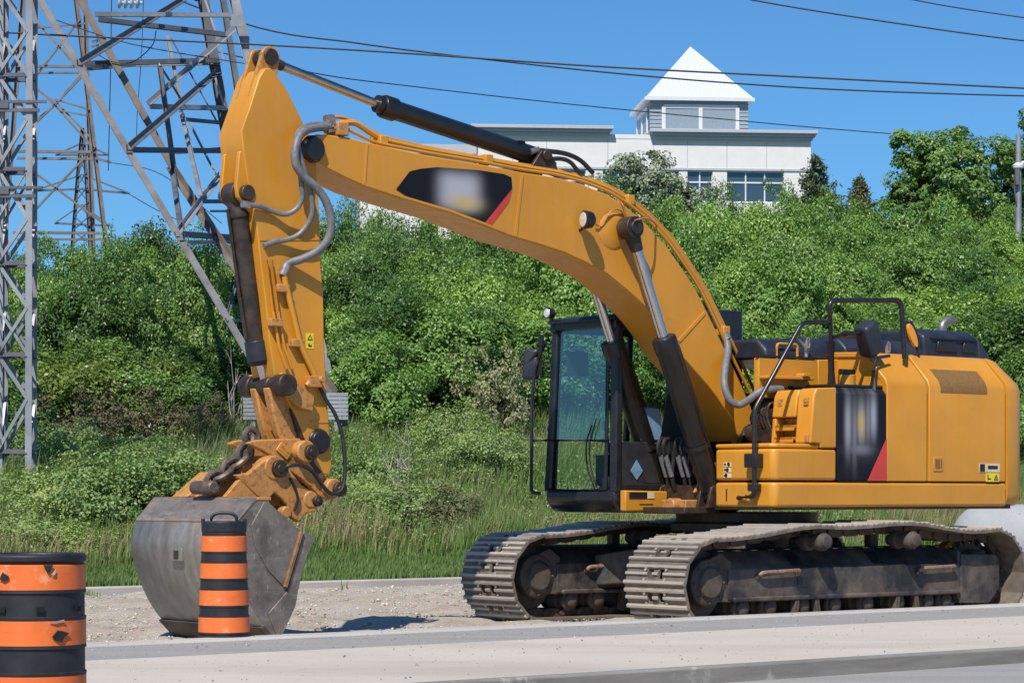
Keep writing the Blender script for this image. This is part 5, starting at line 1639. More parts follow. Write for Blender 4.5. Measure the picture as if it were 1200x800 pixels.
def weeds(name, N, drange, mat, seed, px0=-90, px1=1290, per=34, leaf=.075):
    r = np.random.default_rng(seed)
    P, Nn = [], []
    k = PX * AY[0] + PY * AY[1]
    d = r.uniform(*drange, N); px = r.uniform(px0, px1, N)
    rr = (px - 600) / FPX
    Y = (d + k) / (rr * AY[0] + AY[1]); t = (rr * Y - PX) * AX[0] + (Y - PY) * AX[1]
    keep = (np.sin(t * .9 + 1.5 * np.sin(d * .8)) + np.sin(t * .35 - d * .7)) > -.5
    t, d = t[keep], d[keep]; N = len(t)
    h = r.uniform(.35, .95, N); w = r.uniform(.12, .35, N)
    z = hill(t, d)
    u = r.random((N, per)); a = r.uniform(0, 6.28, (N, per)); rad = w[:, None] * np.sqrt(r.random((N, per))) * (1.1 - .7 * u)
    X = (PX + t * AX[0] + d * AY[0])[:, None] + np.cos(a) * rad; Yy = (PY + t * AX[1] + d * AY[1])[:, None] + np.sin(a) * rad
    Z = z[:, None] + h[:, None] * u
    P = np.stack([X, Yy, Z], 2).reshape(-1, 3)
    Nn = unit(np.stack([np.cos(a) * .6, np.sin(a) * .6, .7 + 0 * a], 2).reshape(-1, 3) + r.normal(size=P.shape) * .4)
    co, f = leaves(P, Nn, leaf, r, .45)
    o = raw_mesh(name, co, f, mat)
    tag(o, kind='stuff')
weeds('wild_weeds', 5200, (17.0, 36), M['weed'], 21, per=46, leaf=.055)
weeds('wild_flowers', 260, (19, 35), M['flower'], 22, px0=-60, px1=260, per=9, leaf=.07)
# dead bleached stems at the thicket edge
def dead_stems(name, spots, label):
    for px, d in spots:
        t, Y = gt(px, d)
        o = empty('dead_sapling', gw(t, d, float(hill(t, d)) - .05)); tag(o, label, 'dead sapling', 'bleached saplings at the thicket edge')
        for k in range(5):
            m = MB()
            a = rnd.uniform(0, 6.28); h = rnd.uniform(1.4, 2.6)
            p = [Vector((.05 * k - .1, 0, 0))]
            for s in range(5):
                p.append(p[-1] + Vector((math.cos(a) * .10 * rnd.random() + rnd.uniform(-.05, .05), math.sin(a) * .10, h / 5)))
            m.tube(p, [.022, .018, .014, .010, .007, .004], 5)
            for s in range(2, 5):
                for q in range(2):
                    e = p[s] + Vector((rnd.uniform(-.4, .4), rnd.uniform(-.4, .4), rnd.uniform(.15, .45)))
                    m.tube([p[s], e], [.009, .003], 4)
            m.build('stem', M['dead'], o)
M['dead'] = plain('bleached_wood', (.34, .30, .25), .9, var=.3)
t, Y = gt(586, 29.6)
place_shrub('cream', t, 29.6, 2.3, 2.3, 'flowering_shrub', 'pale cream flowering shrub standing alone left of the cab', 'shrub', None)
dead_stems('dead_sapling', ((476, 20.0), (272, 29.5)), 'bare bleached sapling standing in the meadow beside the excavator stick')

# ------------------------------------------------------------------ trees on the skyline
def tree(name, px, Y, ytop, ybot, halfw, mat, label, seed, leaf=.22, nclump=170, per=60, lump=.3, group=None, trunk_r=.22, cat='tree'):
    r = np.random.default_rng(seed)
    top = EYE + (579 - ytop) / FPX * Y; bot = EYE + (579 - ybot) / FPX * Y
    rx = halfw / FPX * Y; rz = (top - bot) / 2
    X = (px - 600) / FPX * Y
    t = (X - PX) * AX[0] + (Y - PY) * AX[1]; d = (X - PX) * AY[0] + (Y - PY) * AY[1]
    z = float(hill(t, d)) - .1
    o = empty(name, (X, Y, z)); tag(o, label, cat, group)
    c = np.array([0, 0, (top + bot) / 2 - z])
    P, N = crown_points(r, (rx, rx, rz), nclump, per, clump=.2, lump=lump, hollow=.3, low=-.8)
    co, f = leaves(P + c, N, leaf, r)
    raw_mesh('crown', co, f, mat, o)
    tk = MB()
    tk.tube([(0, 0, 0), (.1, 0, c[2] * .45), (0, .1, c[2]), (.1, 0, c[2] + rz * .5)], [trunk_r, trunk_r * .8, trunk_r * .5, trunk_r * .2], 8)
    for k in range(14):
        a = r.uniform(0, 6.28); zz = c[2] - rz * .8 + r.random() * rz
        e = Vector((math.cos(a) * rx * .8, math.sin(a) * rx * .8, zz + rz * r.uniform(.2, .7)))
        s0 = Vector((.05, 0, zz))
        tk.tube([s0, (s0 + e) / 2 + Vector((0, 0, .15)), e], [trunk_r * .4, trunk_r * .25, .03], 6)
    tk.build('trunk', M['bark'], o)
    return o
tree('broadleaf_tree', 1112, 104, 157, 278, 64, M['leaf_mid'], 'large broad leafy tree rising above the shrubs at the right', 41, leaf=.17, nclump=230, per=150)
tree('broadleaf_tree', 1215, 106, 150, 274, 52, M['leaf_mid'], 'leafy tree cut by the right edge behind the grey lamp post', 43, leaf=.17, nclump=170, per=150)
tree('broadleaf_tree', 1062, 102, 216, 256, 24, M['leaf_mid'], 'small leafy tree at the left foot of the large tree', 44, leaf=.16, nclump=60, per=120)
tree('willow_tree', 752, 101, 180, 262, 50, M['leaf_olive'], 'silvery grey green tree in front of the white office building', 45, leaf=.15, nclump=190, per=52, lump=.4, trunk_r=.12)
tree('willow_tree', 800, 101, 215, 258, 26, M['leaf_olive'], 'small silvery shrub tree beside the larger silvery tree below the office windows', 46, leaf=.15, nclump=70, per=45, lump=.4, trunk_r=.09)
def spruce(px, Y, ytop, ybot, halfw, label, seed):
    r = np.random.default_rng(seed)
    top = EYE + (579 - ytop) / FPX * Y; bot = EYE + (579 - ybot) / FPX * Y
    X = (px - 600) / FPX * Y
    t = (X - PX) * AX[0] + (Y - PY) * AX[1]; d = (X - PX) * AY[0] + (Y - PY) * AY[1]
    z = float(hill(t, d)) - .1
    o = empty('spruce_tree', (X, Y, z)); tag(o, label, 'spruce')
    H = top - bot; rx = halfw / FPX * Y
    P = []
    for k in range(20):
        f_ = k / 19
        zz = bot - z + H * f_
        R_ = rx * (1 - f_) ** .9 + .05
        nb = max(3, int(8 * (1 - f_) + 2))
        for b in range(nb):
            a = r.uniform(0, 6.28); ln = R_ * r.uniform(.55, 1.25)
            s = np.linspace(.1, 1, 44)
            P.append(np.stack([np.cos(a) * ln * s, np.sin(a) * ln * s, zz - .12 * H * .5 * s * (1 - f_) + .15 * s * s * ln * .6], 1) + r.normal(size=(44, 3)) * .09)
    P = np.concatenate(P)
    co, f = leaves(P, unit(r.normal(size=P.shape) + np.array([0, 0, .8])), .20, r, .35)
    raw_mesh('crown', co, f, M['leaf_spruce'], o)
    tk = MB(); tk.tube([(0, 0, 0), (0, 0, bot - z + H * .95)], [.16, .02], 8); tk.build('trunk', M['bark'], o)
spruce(956, 99, 188, 256, 46, 'dusty brownish spruce at the right corner of the white building', 51)
spruce(1007, 108, 212, 262, 28, 'small dark spruce tip between the white building and the large tree', 52)
# ================================================================== OFFICE BUILDING
BYD = 130.0
SB = FPX / BYD
bz = 7.0
bld = empty('office_building', (at(760, 0, BYD).x, BYD, 0), R(5))
tag(bld, 'white office building with grey cornices and a pyramid roofed tower on the hilltop', 'office building')
def bx(px): return (px - 760) / SB
def bzz(py): return EYE + (579 - py) / SB
M['stucco'] = plain('white_stucco', (.66, .65, .64), .8, var=.06, scale=1.5)
M['cornice'] = plain('grey_cornice', (.40, .42, .45), .6, var=.06)
M['siding'] = plain('blue_grey_siding', (.30, .345, .40), .6, var=.08)
M['siding_dark'] = plain('tower_panel', (.24, .29, .35), .35, var=.08)
M['trim_white'] = plain('white_trim', (.62, .64, .67), .5, var=.05)
n = NT('seamed_metal_roof')
w_ = n.node('ShaderNodeTexWave', wave_type='BANDS', bands_direction='X')
w_.inputs['Scale'].default_value = 1.6
n.link(n.coord(), w_.inputs[0])
n.set(n.mix(n.ramp(w_.outputs[1], [(.86, 0.0), (.97, .45)]), (.60, .64, .68), (.40, .45, .50)), .4, .15)
M['roof'] = n.m
n = NT('office_glass')
n.set((.035, .065, .095), .06, 0.0, .9)
M['office_glass'] = n.m
DEP = 14.0
def bbox(name, px0, px1, py0, py1, y0, y1, mat, parent=bld, bevel=0):
    m = MB(); m.box(bx(px0), bx(px1), y0, y1, bzz(py1), bzz(py0)); return m.build(name, M[mat], parent, bevel=bevel)
# walls in bands so that the window openings stay open
w_ = MB()
def wall(px0, px1, py0, py1, y0=0, y1=.35): w_.box(bx(px0), bx(px1), y0, y1, bzz(py1), bzz(py0))
wall(560, 953, 162, 198)
wall(560, 953, 236, 330)
piers = [(560, 590), (628, 648), (686, 706), (744, 764), (796, 806), (836, 853), (921, 953)]
for a, b in piers: wall(a, b, 198, 236)
w_.box(bx(560), bx(953), .36, DEP, bz, bzz(160))
w_.build('wall', M['stucco'], bld)
for a, b in zip(piers[:-1], piers[1:]):
    x0, x1 = a[1], b[0]
    g = bbox('window', x0, x1, 199, 236, .18, .22, 'office_glass')
    fr = MB()
    np_ = 3 if x1 - x0 > 55 else 2
    for k in range(np_ + 1):
        px = x0 + (x1 - x0) * k / np_
        fr.box(bx(px) - .035, bx(px) + .035, .12, .20, bzz(236), bzz(199))
    for py in (199.6, 212.5, 235.5):
        fr.box(bx(x0), bx(x1), .13, .19, bzz(py) - .04, bzz(py) + .04)
    fr.build('window_frame', M['trim_white'], g)
def cornice(px0, px1, py0, y0=-.5):
    m = MB()
    for k, (a, b, o) in enumerate(((0, 4, 0), (4, 7.5, .12), (7.5, 11, .24))):
        m.box(bx(px0) - .25 + o, bx(px1) + .25 - o, y0 + o, .5, bzz(py0 + b), bzz(py0 + a))
    m.build('cornice', M['cornice'], bld, bevel=.02)
cornice(766, 954, 152)
cornice(556, 712, 149.5)
bbox('parapet', 712, 766, 158, 163, -.02, .4, 'stucco')
bbox('parapet', 560, 712, 159, 164, -.03, .4, 'stucco')
bbox('string_course', 560, 953, 196.5, 199, -.06, .0, 'cornice')
lw = MB(); lw.box(bx(424), bx(558), 2.0, DEP - 1, bz, bzz(172)); lw.build('low_wing', M['stucco'], bld)
cw_ = MB(); cw_.box(bx(418), bx(562), 1.6, 2.2, bzz(178), bzz(167)); cw_.build('cornice', M['cornice'], bld)
for px in (600, 640, 712, 766, 806, 853, 900):
    m = MB(); m.box(bx(px) - .02, bx(px) + .02, -.004, .0, bzz(196), bzz(165)); m.build('wall_joint', M['cornice'], bld)
# tower
tx0, tx1 = bx(764), bx(881)
td0, td1 = .7, .7 + (tx1 - tx0)
tw = MB(); tw.box(tx0, tx1, td0, td1, bzz(162), bzz(113)); tw.build('tower', M['siding'], bld)
sdx = MB()
for k in range(9):
    z = bzz(156 - k * 4.6); sdx.box(tx0 - .03, tx1 + .03, td0 - .03, td1 + .03, z, z + .03)
sdx.build('siding_line', M['siding_dark'], bld)
def tower_window(face):
    m = MB(); f = MB()
    if face == 'front':
        a, b = bx(780), bx(868); z0, z1 = bzz(152), bzz(122)
        m.box(a, b, td0 - .05, td0 - .02, z0, z1)
        for x in (a, (a + b) / 2, b): f.box(x - .10, x + .10, td0 - .10, td0 - .03, z0, z1)
        for z in (z0, z1): f.box(a, b, td0 - .09, td0 - .03, z - .10, z + .10)
    else:
        a, b = td0 + .7, td1 - .7; z0, z1 = bzz(152), bzz(122)
        m.box(tx0 - .05, tx0 - .02, a, b, z0, z1)
        for y in (a, (a + b) / 2, b): f.box(tx0 - .10, tx0 - .03, y - .10, y + .10, z0, z1)
        for z in (z0, z1): f.box(tx0 - .09, tx0 - .03, a, b, z - .10, z + .10)
    w = m.build('tower_window', M['siding_dark'], bld); f.build('window_frame', M['trim_white'], w)
tower_window('front'); tower_window('side')
rz0, rz1 = bzz(112.5), EYE + (bzz(52) - EYE) * 1.022
e0, e1, f0, f1 = tx0 - .27, tx1 + .27, td0 - .3, td1 + .3
ctr = ((tx0 + tx1) / 2 - .05, (td0 + td1) / 2)
rf = MB()
rf.add([(e0, f0, rz0), (e1, f0, rz0), (e1, f1, rz0), (e0, f1, rz0), (ctr[0], ctr[1], rz1), (e0, f0, rz0 - .13), (e1, f0, rz0 - .13), (e1, f1, rz0 - .13), (e0, f1, rz0 - .13)],
       [(0, 1, 4), (1, 2, 4), (2, 3, 4), (3, 0, 4), (0, 5, 6, 1), (1, 6, 7, 2), (2, 7, 8, 3), (3, 8, 5, 0), (5, 8, 7, 6)])
rf.build('tower_roof', M['roof'], bld, smooth=0)
fn = MB(); fn.box(e0 - .03, e1 + .03, f0 - .05, f0 + .02, rz0 - .15, rz0 + .04); fn.box(e0 - .05, e0 + .02, f0, f1, rz0 - .15, rz0 + .04); fn.build('fascia', M['trim_white'], bld)
M['steel_dark'] = plain('dark_steel', (.105, .113, .13), .6, .2, var=.3, scale=2)
# ================================================================== PYLONS AND LINES
n = NT('galvanised_steel')
a = n.noise(.8, 5, .6); b = n.noise(6, 5, .7)
c = n.ramp(a, [(.35, (.20, .215, .24)), (.65, (.36, .375, .40))])
c = n.mix(n.ramp(b, [(.55, 0.0), (.75, .5)]), c, (.17, .13, .11))
n.set(c, .5, .35); M['steel'] = n.m
M['steel_brown'] = plain('weathered_steel', (.17, .142, .128), .6, .2, var=.35, scale=2)
M['steel_dark'] = plain('dark_steel', (.105, .113, .13), .6, .2, var=.3, scale=2)
M['steel_mid'] = plain('aged_galvanised', (.21, .21, .22), .55, .25, var=.3, scale=2)
M['insulator'] = plain('glass_insulator', (.45, .55, .60), .2, var=.2)
M['wire'] = plain('aluminium_cable', (.035, .035, .04), .6, .2, var=.1)

pyl = empty('transmission_pylon', gw(*((lambda t, Y: (t, 26))(*gt(340, 26))), 2.0))
pyl.location = (0, 0, 0)
tag(pyl, 'large grey lattice power pylon with slanting legs behind the raised excavator stick', 'pylon')
pyl.location = at(330, 500, 57)
off = Vector(pyl.location)
def member(pts, w, mat='steel', name='brace', t=.014, flip=1):
    """pts: (px, py, depth)"""
    m = MB()
    P = [at(*p) - off for p in pts]
    for a, b in zip(P[:-1], P[1:]): m.angle(a, b, w, t, flip)
    return m.build(name, M[mat], pyl, smooth=0)
# four legs: near left, near right, far left, far right
YA, YB, YC, YD = 54.0, 60.0, 62.0, 67.0
def ext(p, q, f):
    return (p[0] + (p[0] - q[0]) * f, p[1] + (p[1] - q[1]) * f)
legA = [(-15, -100, YA), (45, 0, YA), (165, 205, YA), (300, 432, YA), (340, 505, YA)]
legB = [(30, -100, YB), (92, 0, YB), (200, 195, YB), (285, 325, 57), (392, 462, 54), (402, 500, 54)]
member(legA, .15, 'steel_mid', 'leg')
member(legB, .17, 'steel_brown', 'leg')
legC = [(215, -110, YC), (236, 0, YC), (262, 150, YC), (300, 360, YC), (326, 500, YC)]
legD = [(240, -110, YD), (260, 0, YD), (280, 125, YD), (330, 400, YD), (348, 500, YD)]
member(legC, .26, 'steel_dark', 'leg')
member(legD, .17, 'steel_dark', 'leg')
member([(262, -100, 58), (272, 0, 58), (290, 70, 58), (340, 270, 58), (396, 498, 58)], .24, 'steel', 'leg')
# beams and diagonals, from the photograph's lattice
B = [([(112, 18, 58), (275, 19, 60)], .12, 'steel'), ([(116, 24, 59), (265, 42, 61)], .14, 'steel_dark'), ([(92, 75, YA), (215, 0, YC)], .12, 'steel_dark'),
     ([(100, 76, YB), (258, 72, YC)], .14, 'steel_dark'), ([(102, 82, YB), (160, 77, YC), (258, 75, YC)], .09, 'steel'),
     ([(174, 122, YB), (280, 30, YC)], .12, 'steel'), ([(150, 174, YA), (255, 84, YC)], .12, 'steel_dark'), ([(176, 126, YB), (266, 128, YC)], .13, 'steel'),
     ([(150, 177, YA), (264, 178, YC)], .13, 'steel_dark'), ([(205, 180, YB), (262, 175, YC)], .09, 'steel'), ([(219, 141, YB), (262, 145, YC)], .10, 'steel_dark'),
     ([(195, 42, YC), (213, 130, YC), (236, 228, YA)], .10, 'steel'), ([(186, 76, YB), (203, 200, YB), (215, 280, YA)], .12, 'steel_dark'), ([(222, 145, YC), (255, 210, YC)], .06, 'steel'),
     ([(187, 76, YB), (214, 120, YC)], .06, 'steel'), ([(200, 45, YC), (255, 145, YC)], .04, 'steel_dark'), ([(240, 0, YC), (262, 70, YC)], .05, 'steel'), ([(249, 82, YC), (264, 130, YC)], .05, 'steel'),
     ([(206, 275, YA), (258, 205, YC)], .12, 'steel'), ([(216, 276, YA), (282, 280, YC)], .14, 'steel_dark'), ([(220, 285, YA), (284, 284, YC)], .09, 'steel'),
     ([(240, 237, YB), (264, 237, YC)], .10, 'steel_dark'), ([(247, 248, YB), (268, 248, YC)], .06, 'steel'), ([(265, 375, YA), (280, 316, YB)], .07, 'steel_dark'), ([(264, 376, YA), (292, 376, YC)], .07, 'steel'),
     ([(233, 0, YC), (115, -100, YA)], .12, 'steel_dark'), ([(300, 432, YA), (340, 405, YB)], .10, 'steel')]
for pts, w, m_ in B: member(pts, w, m_)
ip = MB()
for k in range(4):
    p = at(139 + k * 7, 3, 58) - off
    ip.lathe(p, (1, 0, -.1), [(0, .02), (.01, .15), (.05, .13), (.09, .04), (.14, .03)], 16)
ip.build('insulator', M['insulator'], pyl)
ip = MB()
for k in range(3):
    p = at(111.5, 47 + k * 6, 60) - off
    ip.lathe(p, (.3, 0, -1), [(0, .02), (.01, .10), (.05, .08), (.08, .03)], 12)
ip.build('insulator', M['insulator'], pyl)
gp = MB()
for px, py, s in ((278, 24, .14),):
    p = at(px, py, YC - 4.3) - off if px > 250 else at(px, py, YA - .12) - off
    gp.box(p.x - s, p.x + s, p.y - .012, p.y + .012, p.z - s, p.z + s)
gp.build('gusset_plate', M['steel'], pyl)
for px, Y in ((394, 53.6), (297, 53.6)):           # slatted climbing guards round the feet
    gd = MB()
    for k in range(7):
        a, b = at(px - 12, 462 + k * 4.6, Y) - off, at(px + 14, 461 + k * 4.6, Y) - off
        gd.box(a.x, b.x, a.y - .02, a.y + .02, a.z - .035, a.z + .035)
    p = at(px, 461, Y) - off; q = at(px, 505, Y) - off
    gd.box(p.x - .04, p.x + .04, p.y + .021, p.y + .07, q.z, p.z)
    gd.build('climbing_guard', M['steel'], pyl)
lad = MB()
for k in range(26):
    p = at(2, -40 + k * 14, 44.8)
lad = None

# lattice mast at the left edge
mast = empty('lattice_mast', at(18, 530, 45)); tag(mast, 'narrow grey lattice mast standing at the left edge of the view', 'lattice mast')
mo = Vector(mast.location)
mw = .54
q0, q1 = -1.3, 9.6
corners = [(-mw / 2, -mw / 2), (mw / 2, -mw / 2), (mw / 2, mw / 2), (-mw / 2, mw / 2)]
lean = .0
for i, (x, y) in enumerate(corners):
    m = MB(); m.angle((x, y, -.4), (x + .03, y, 12.4), .12 if i < 2 else .10, .014, 1 if x > 0 else -1)
    m.build('chord', M['steel'], mast, smooth=0)
zs = [0.0, .95, 1.75, 2.6, 3.4, 4.2, 5.1, 6.0, 6.8, 7.6, 8.4, 9.3, 10.2, 11.2]
for i, (a, b) in enumerate(zip(zs[:-1], zs[1:])):
    m = MB()
    for (p, q) in ((0, 1), (1, 2), (3, 2), (0, 3)):
        (x0, y0), (x1, y1) = corners[p], corners[q]
        if i % 2: (x0, y0), (x1, y1) = (x1, y1), (x0, y0)
        m.angle((x0, y0, a), (x1, y1, b), .07, .01)
        if i in (2, 5, 8): m.angle((x1, y1, a), (x0, y0, b), .05, .01)
    m.build('brace', M['steel'], mast, smooth=0)
    if i % 2 == 0:
        m = MB()
        for (p, q) in ((0, 1), (1, 2), (3, 2), (0, 3)):
            (x0, y0), (x1, y1) = corners[p], corners[q]; m.angle((x0, y0, a), (x1, y1, a), .08, .012)
        m.build('strut', M['steel_dark'], mast, smooth=0)
for z, w in ((6.3, .62), (4.75, .55)):
    m = MB(); m.box(-.42, w, -.33, -.28, z, z + .05); m.box(-.42, w * .8, -.34, -.29, z - .16, z - .10)
    m.box(-.30, -.05, -.36, -.28, z - .10, z + .02); m.build('cross_arm', M['steel_dark'], mast)
stp = MB()
for k in range(40): stp.cyl((-.24, -.30, .3 + k * .28), (-.24, -.44, .3 + k * .28), .012, n=6)
stp.build('step_bolt', M['steel_dark'], mast)

# second pylon farther away, then a small one near the horizon
def pylon(name, label, base_px, base_y, Y, legs, rungs, mat, w):
    o = empty(name, at(base_px, base_y, Y)); tag(o, label, 'pylon'); of = Vector(o.location)
    for pts, dy in legs:
        m = MB()
        P = [at(x, y, Y + dy) - of for x, y in pts]
        for a, b in zip(P[:-1], P[1:]): m.angle(a, b, w * 1.5, .02)
        m.build('leg', M[mat], o, smooth=0)
    for pts, dy, k in rungs:
        m = MB()
        P = [at(x, y, Y + dy) - of for x, y in pts]
        for a, b in zip(P[:-1], P[1:]): m.angle(a, b, w * k, .02)
        m.build('brace', M[mat], o, smooth=0)
pylon('transmission_pylon', 'brown weathered lattice pylon leg between the mast and the big pylon', 122, 300, 85,
      [([(80, -60), (88, 0), (122, 275), (128, 330)], 0), ([(96, -60), (99, 0), (101, 80), (110, 330)], 6), ([(30, -60), (26, 0), (5, 275), (0, 330)], 0)],
      [([(20, 78), (95, 79)], 0, 1), ([(20, 86), (95, 86)], 2, .8), ([(38, 95), (95, 22)], 0, .8), ([(38, 22), (98, 88)], 0, .8), ([(36, 98), (64, 124), (110, 175)], 0, .8), ([(36, 150), (64, 124), (98, 88)], 0, .8), ([(38, 103), (67, 122), (112, 168)], 3, .6), ([(38, 145), (67, 121), (100, 82)], 3, .6),
       ([(20, 178), (112, 179)], 0, 1), ([(20, 186), (112, 187)], 2, .9), ([(64, 117), (105, 129)], 0, .6), ([(70, 130), (102, 136)], 0, .6), ([(38, 250), (112, 172)], 0, .8), ([(36, 200), (118, 260)], 0, .8), ([(15, 273), (122, 274)], 0, 1), ([(20, 281), (122, 281)], 2, .8), ([(38, 34), (100, 28)], 0, .6), ([(112, 186), (130, 191)], 0, .9)], 'steel_brown', .10)
pylon('transmission_pylon', 'small distant lattice pylon with three crossarms seen above the left trees', 93, 300, 250,
      [([(96, 150), (91, 200), (84, 290), (82, 320)], 0), ([(96, 150), (100, 200), (105, 290), (107, 320)], 0)],
      [([(65, 182), (96, 168), (127, 182), (65, 182)], 0, .8), ([(40, 224), (96, 222), (152, 227)], 0, 1), ([(40, 224), (96, 205), (152, 227)], 0, .7), ([(64, 262), (128, 265)], 0, .9), ([(64, 262), (96, 240), (130, 266)], 0, .6)]
      + [([(96 - 3 - k * 1.4, 168 + k * 17), (99 + k * 1.2, 185 + k * 17)], 0, .5) for k in range(7)] + [([(99 + k * 1.2, 168 + k * 17), (93 - k * 1.4, 185 + k * 17)], 0, .5) for k in range(7)], 'steel_dark', .22)

# overhead lines, each a cable of its own
def cable(pts, Y, r, label, Y1=None):
    Y1 = Y1 or Y
    P = [at(x, y, Y + (Y1 - Y) * i / (len(pts) - 1)) for i, (x, y) in enumerate(pts)]
    P = spline(P, 8); r *= .82
    o0 = P[0].copy()
    m = MB(); m.tube([p - o0 for p in P], r, 6)
    o = m.build('power_line', M['wire'], None); o.location = o0
    tag(o, label, 'power line')
cable([(-200, 24), (0, 38), (300, 52.5), (480, 63), (700, 78), (950, 91), (1200, 103.5), (1400, 112)], 46, .022, 'thick power line crossing just above the raised stick from edge to edge')
cable([(60, -60), (283, 27), (420, 51), (550, 67.5), (700, 84), (850, 97), (1000, 106), (1200, 112.5), (1400, 116)], 70, .030, 'power line that starts behind the pylon and runs just under the thickest line', 74)
cable([(250, 60), (380, 88), (480, 101), (600, 115), (720, 127.5), (850, 140), (960, 150), (1100, 160.5), (1300, 170)], 86, .026, 'thin power line passing in front of the roof tower towards the large tree', 110)
cable([(700, -38), (880, 0), (1040, 26), (1200, 48), (1400, 68)], 60, .024, 'power line crossing the top right corner of the sky, the lower one')
cable([(900, -40), (1065, -1), (1200, 21), (1400, 48)], 60, .020, 'power line crossing the top right corner of the sky, the upper one')
cable([(60, 22), (155, 52), (290, 75), (330, 80)], 60, .018, 'thin slack cable between the mast and the big pylon')
cable([(131, -30), (130, 60), (128, 150), (127, 200)], 62, .016, 'thin vertical wire hanging at the left of the big pylon')
cable([(169, -30), (166, 60), (161, 130), (160, 165)], 62, .012, 'thin vertical wire hanging inside the big pylon')
cable([(112, 62), (130, 72), (155, 73), (178, 54), (183, 36)], 60, .016, 'slack jumper cable looping below the pylon insulators')
cable([(150, 227), (200, 254), (280, 285)], 240, .06, 'faint distant line running right from the small pylon')
cable([(128, 190), (190, 205), (260, 262)], 120, .03, 'faint distant line sagging below the brown pylon arm')

# grey lamp post at the right edge
lp = empty('lamp_post', at(1193.5, 262, 92)); tag(lp, 'slim grey post with white fittings at the right edge in front of the tree', 'post')
z = 3.3; m = MB(); m.cyl((0, 0, -1.5), (0, 0, z), .13, .10, n=12); m.build('pole', M['steel'], lp)
m = MB(); m.lathe((0, 0, z - 1.25), (0, 0, 1), [(0, .10), (0, .20), (.12, .22), (.2, .12)], 14); m.cyl((.1, -.05, z - 1.05), (.45, -.1, z - 1.0), .06, n=10); m.build('collar', M['trim_white'], lp, bevel=.01)
m = MB(); m.box(-.17, -.02, -.3, -.1, z - 1.9, z - 1.3); m.tube([(-.12, -.14, z - 1.3), (-.2, -.16, z - 1.9), (-.1, -.14, z - 2.6)], .03, 6); m.build('junction_box', M['steel_dark'], lp, bevel=.01)

# ================================================================== TRAFFIC DRUMS, PIPE
n = NT('drum_orange')
a = n.noise(6, 6, .7); b = n.noise(1.0, 4, .6, n.mapped((10, 10, 60)))
c = n.ramp(a, [(.3, (.66, .125, .02)), (.7, (.80, .175, .035))])
c = n.mix(n.ramp(b, [(.62, 0.0), (.72, .35)]), c, (.30, .10, .05))
c = n.mix(n.ramp(n.noise(14, 6, .7), [(.58, 0.0), (.68, .55)]), c, (.78, .40, .22))
n.set(c, .5); M['drum_orange'] = n.m
M['drum_black'] = plain('black_drum_rubber', (.009, .010, .014), .55, var=.35, scale=12, dust=(.05, .05, .055), dustamt=.3)
M['slot_black'] = plain('dark_slot', (.002, .002, .002), .9)
M['sheet_grey'] = plain('torn_backing', (.45, .45, .47), .5, .3, var=.2)
def drum(name, loc, H, Rb, Rt, bands, label, base=0.0, handle=True):
    """banded traffic drum: bottom radius Rb, top radius Rt, bands from the top as (height, colour)"""
    o = empty(name, loc); tag(o, label, 'traffic drum')
    def rad(z): return Rb + (Rt - Rb) * z / H
    if base:
        m = MB(); m.lathe((0, 0, -base), (0, 0, 1), [(0, Rb * 1.35), (base * .7, Rb * 1.3), (base, Rb * 1.0)], 40); m.build('base_ring', M['drum_black'], o, bevel=.01)
    z = H - bands[0][0]
    zt = z
    for h, c in bands[1:]:
        z0 = z - h
        m = MB()
        if c == 'o':
            m.lathe((0, 0, z0), (0, 0, 1), [(0, rad(z0) - .002), (.003, rad(z0) + .0015), (h - .003, rad(z) + .0015), (h, rad(z) - .002)], 56); m.build('orange_band', M['drum_orange'], o)
        else:
            m.lathe((0, 0, z0), (0, 0, 1), [(0, rad(z0) + .002), (.010, rad(z0) + .003), (.014, rad(z0) - .003), (h - .014, rad(z) - .003), (h - .010, rad(z) + .003), (h, rad(z) + .002)], 56); m.build('black_band', M['drum_black'], o)
        z = z0
    m = MB(); t0 = bands[0][0]
    m.lathe((0, 0, zt), (0, 0, 1), [(0, rad(zt) - .004), (t0 * .25, rad(zt) - .004), (t0 * .3, rad(H) + .005), (t0 - .008, rad(H) + .006), (t0, rad(H) - .004), (t0, rad(H) - .03), (t0 - .015, rad(H) - .04)], 56)
    m.build('drum_top', M['drum_black'], o, bevel=.003)
    if handle:
        r = rad(H) * .60
        m = MB(); m.tube(round_path([(-r, 0, H - .02), (-r * .95, 0, H + .04), (-r * .5, 0, H + .065), (r * .5, 0, H + .065), (r * .95, 0, H + .04), (r, 0, H - .02)], .03), .013, 8); m.build('handle', M['drum_black'], o)
        for s in (-1, 1):
            m = MB(); m.box(s * rad(H) * .96 - .012, s * rad(H) * .96 + .012, -.03, .03, H - .01, H + .02); m.build('lug', M['drum_black'], o, bevel=.003)
    return o
zb = .285
Yf = 2900 * 1.115 / 166
drum('traffic_drum', (at(262.5, 745, Yf).x, Yf, .285), .905, .202, .172, [(.116, 'b')] + [(.122, 'o'), (.089, 'b')] * 3 + [(.122, 'o'), (.034, 'b')], 'slim orange and black banded drum with a handle in front of the grey bucket')
d1 = drum('traffic_drum', (at(38, 0, 9.49).x, 9.49, .27), .905, .206, .200, [(.040, 'b')] + [(.098, 'o'), (.112, 'b')] * 4 + [(.025, 'b')], 'scuffed orange and black drum close by in the lower left corner', base=.14, handle=False)
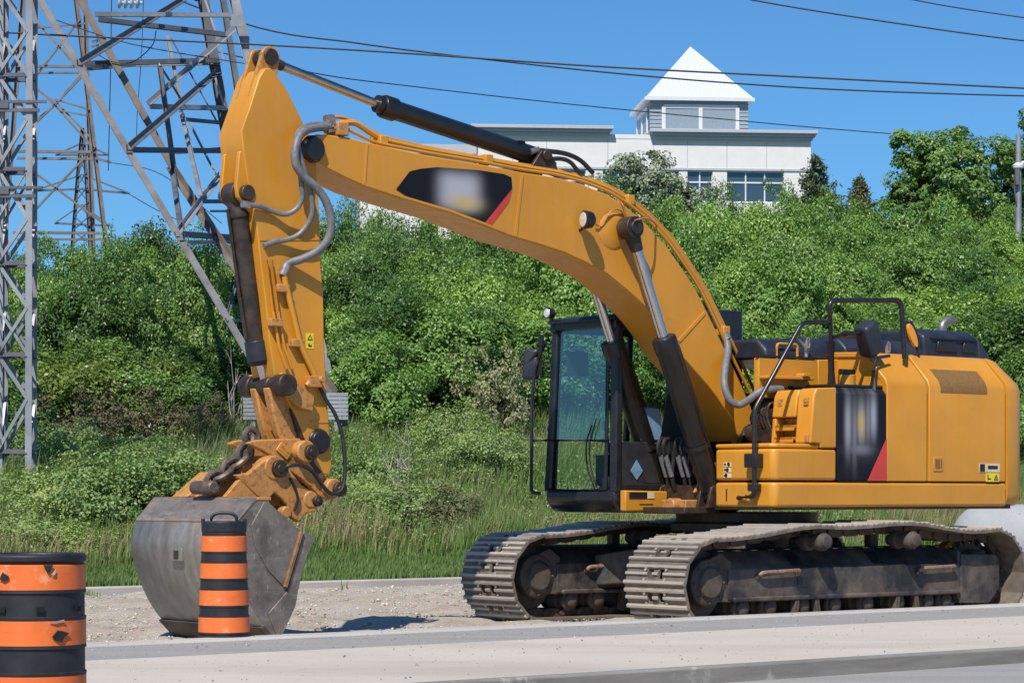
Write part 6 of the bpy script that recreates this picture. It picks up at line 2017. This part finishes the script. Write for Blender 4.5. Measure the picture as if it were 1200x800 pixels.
# scuffs of the near drum: torn sheeting and black patches painting the shade in its slots
def patch(o, ang, z, w, h, pts, mat, r=.205, name='scuff'):
    m = MB()
    P = []
    for u, v in pts:
        a = ang + u * w / r
        P.append((math.sin(a), -math.cos(a), z + v * h))
    A = [Vector((x * r, y * r, zz)) for x, y, zz in P]; Bv = [Vector((x * (r + .004), y * (r + .004), zz)) for x, y, zz in P]
    m.loft(A, Bv); m.build(name, M[mat], o)

def dpatch(px, py, pts, mat, name='scuff', r=.2075):
    a0 = math.asin(max(-.99, min(.99, (px - 38) / 62.0))); z0 = (924 - py) / 305.6
    patch(d1, a0, z0, .062 * 2, .10, pts, mat, r, name)
dpatch(79, 742, [(-.30, -.02), (-.12, .22), (.02, .20), (.30, .10), (.12, -.02), (.02, -.22), (-.16, -.16)], 'drum_black')
dpatch(66, 664, [(-.14, .14), (.16, .14), (.05, -.16), (.0, -.18)], 'drum_black')
dpatch(71, 668, [(-.05, -.10), (.09, .10), (.06, -.10)], 'sheet_grey')
dpatch(18, 673, [(-.16, -.10), (-.06, .16), (.14, .02), (.16, -.08), (.0, -.18)], 'drum_black')
dpatch(2, 675, [(-.16, -.05), (-.02, .06), (.10, .02), (.02, -.07)], 'sheet_grey')
dpatch(74, 726, [(-.2, .02), (.0, .04), (.28, .10), (.28, .06), (.0, -.02)], 'sheet_grey')
for px in (-12, 14, 58, 95):
    dpatch(px, 711, [(-.13, -.10), (.13, -.10), (.13, .10), (-.13, .10)], 'slot_black', 'slot', .2055)
# concrete pipe lying behind the tracks
M['pipe_concrete'] = concrete('pipe_concrete', (.25, .26, .28), (.37, .38, .40))
cp_ = empty('concrete_cylinder', gw(*(lambda t, Y: (t, 10.2))(*gt(1118, 10.2)), 0)); tag(cp_, 'pale grey concrete cylinder with a rounded end lying behind the rear of the tracks', 'concrete cylinder')
Rp = .62
m = MB()
seg = []
def ring(x, r):
    return [(x, r * math.cos(2 * math.pi * k / 48), Rp + r * math.sin(2 * math.pi * k / 48)) for k in range(48)]
prof = [(0.0, .10), (0.012, .22), (.05, .33), (.12, .44), (.22, .53), (.34, .59), (.48, Rp), (3.2, Rp), (3.2, .10)]
vs_, fs_ = [], []
for x, r in prof: vs_ += ring(x, r)
for j in range(len(prof)):
    j2 = (j + 1) % len(prof)
    for k in range(48): fs_.append((j * 48 + k, j * 48 + (k + 1) % 48, j2 * 48 + (k + 1) % 48, j2 * 48 + k))
m.add(vs_, fs_)
m.build('cylinder_body', M['pipe_concrete'], cp_)
cp_.rotation_euler = (0, 0, R(6))
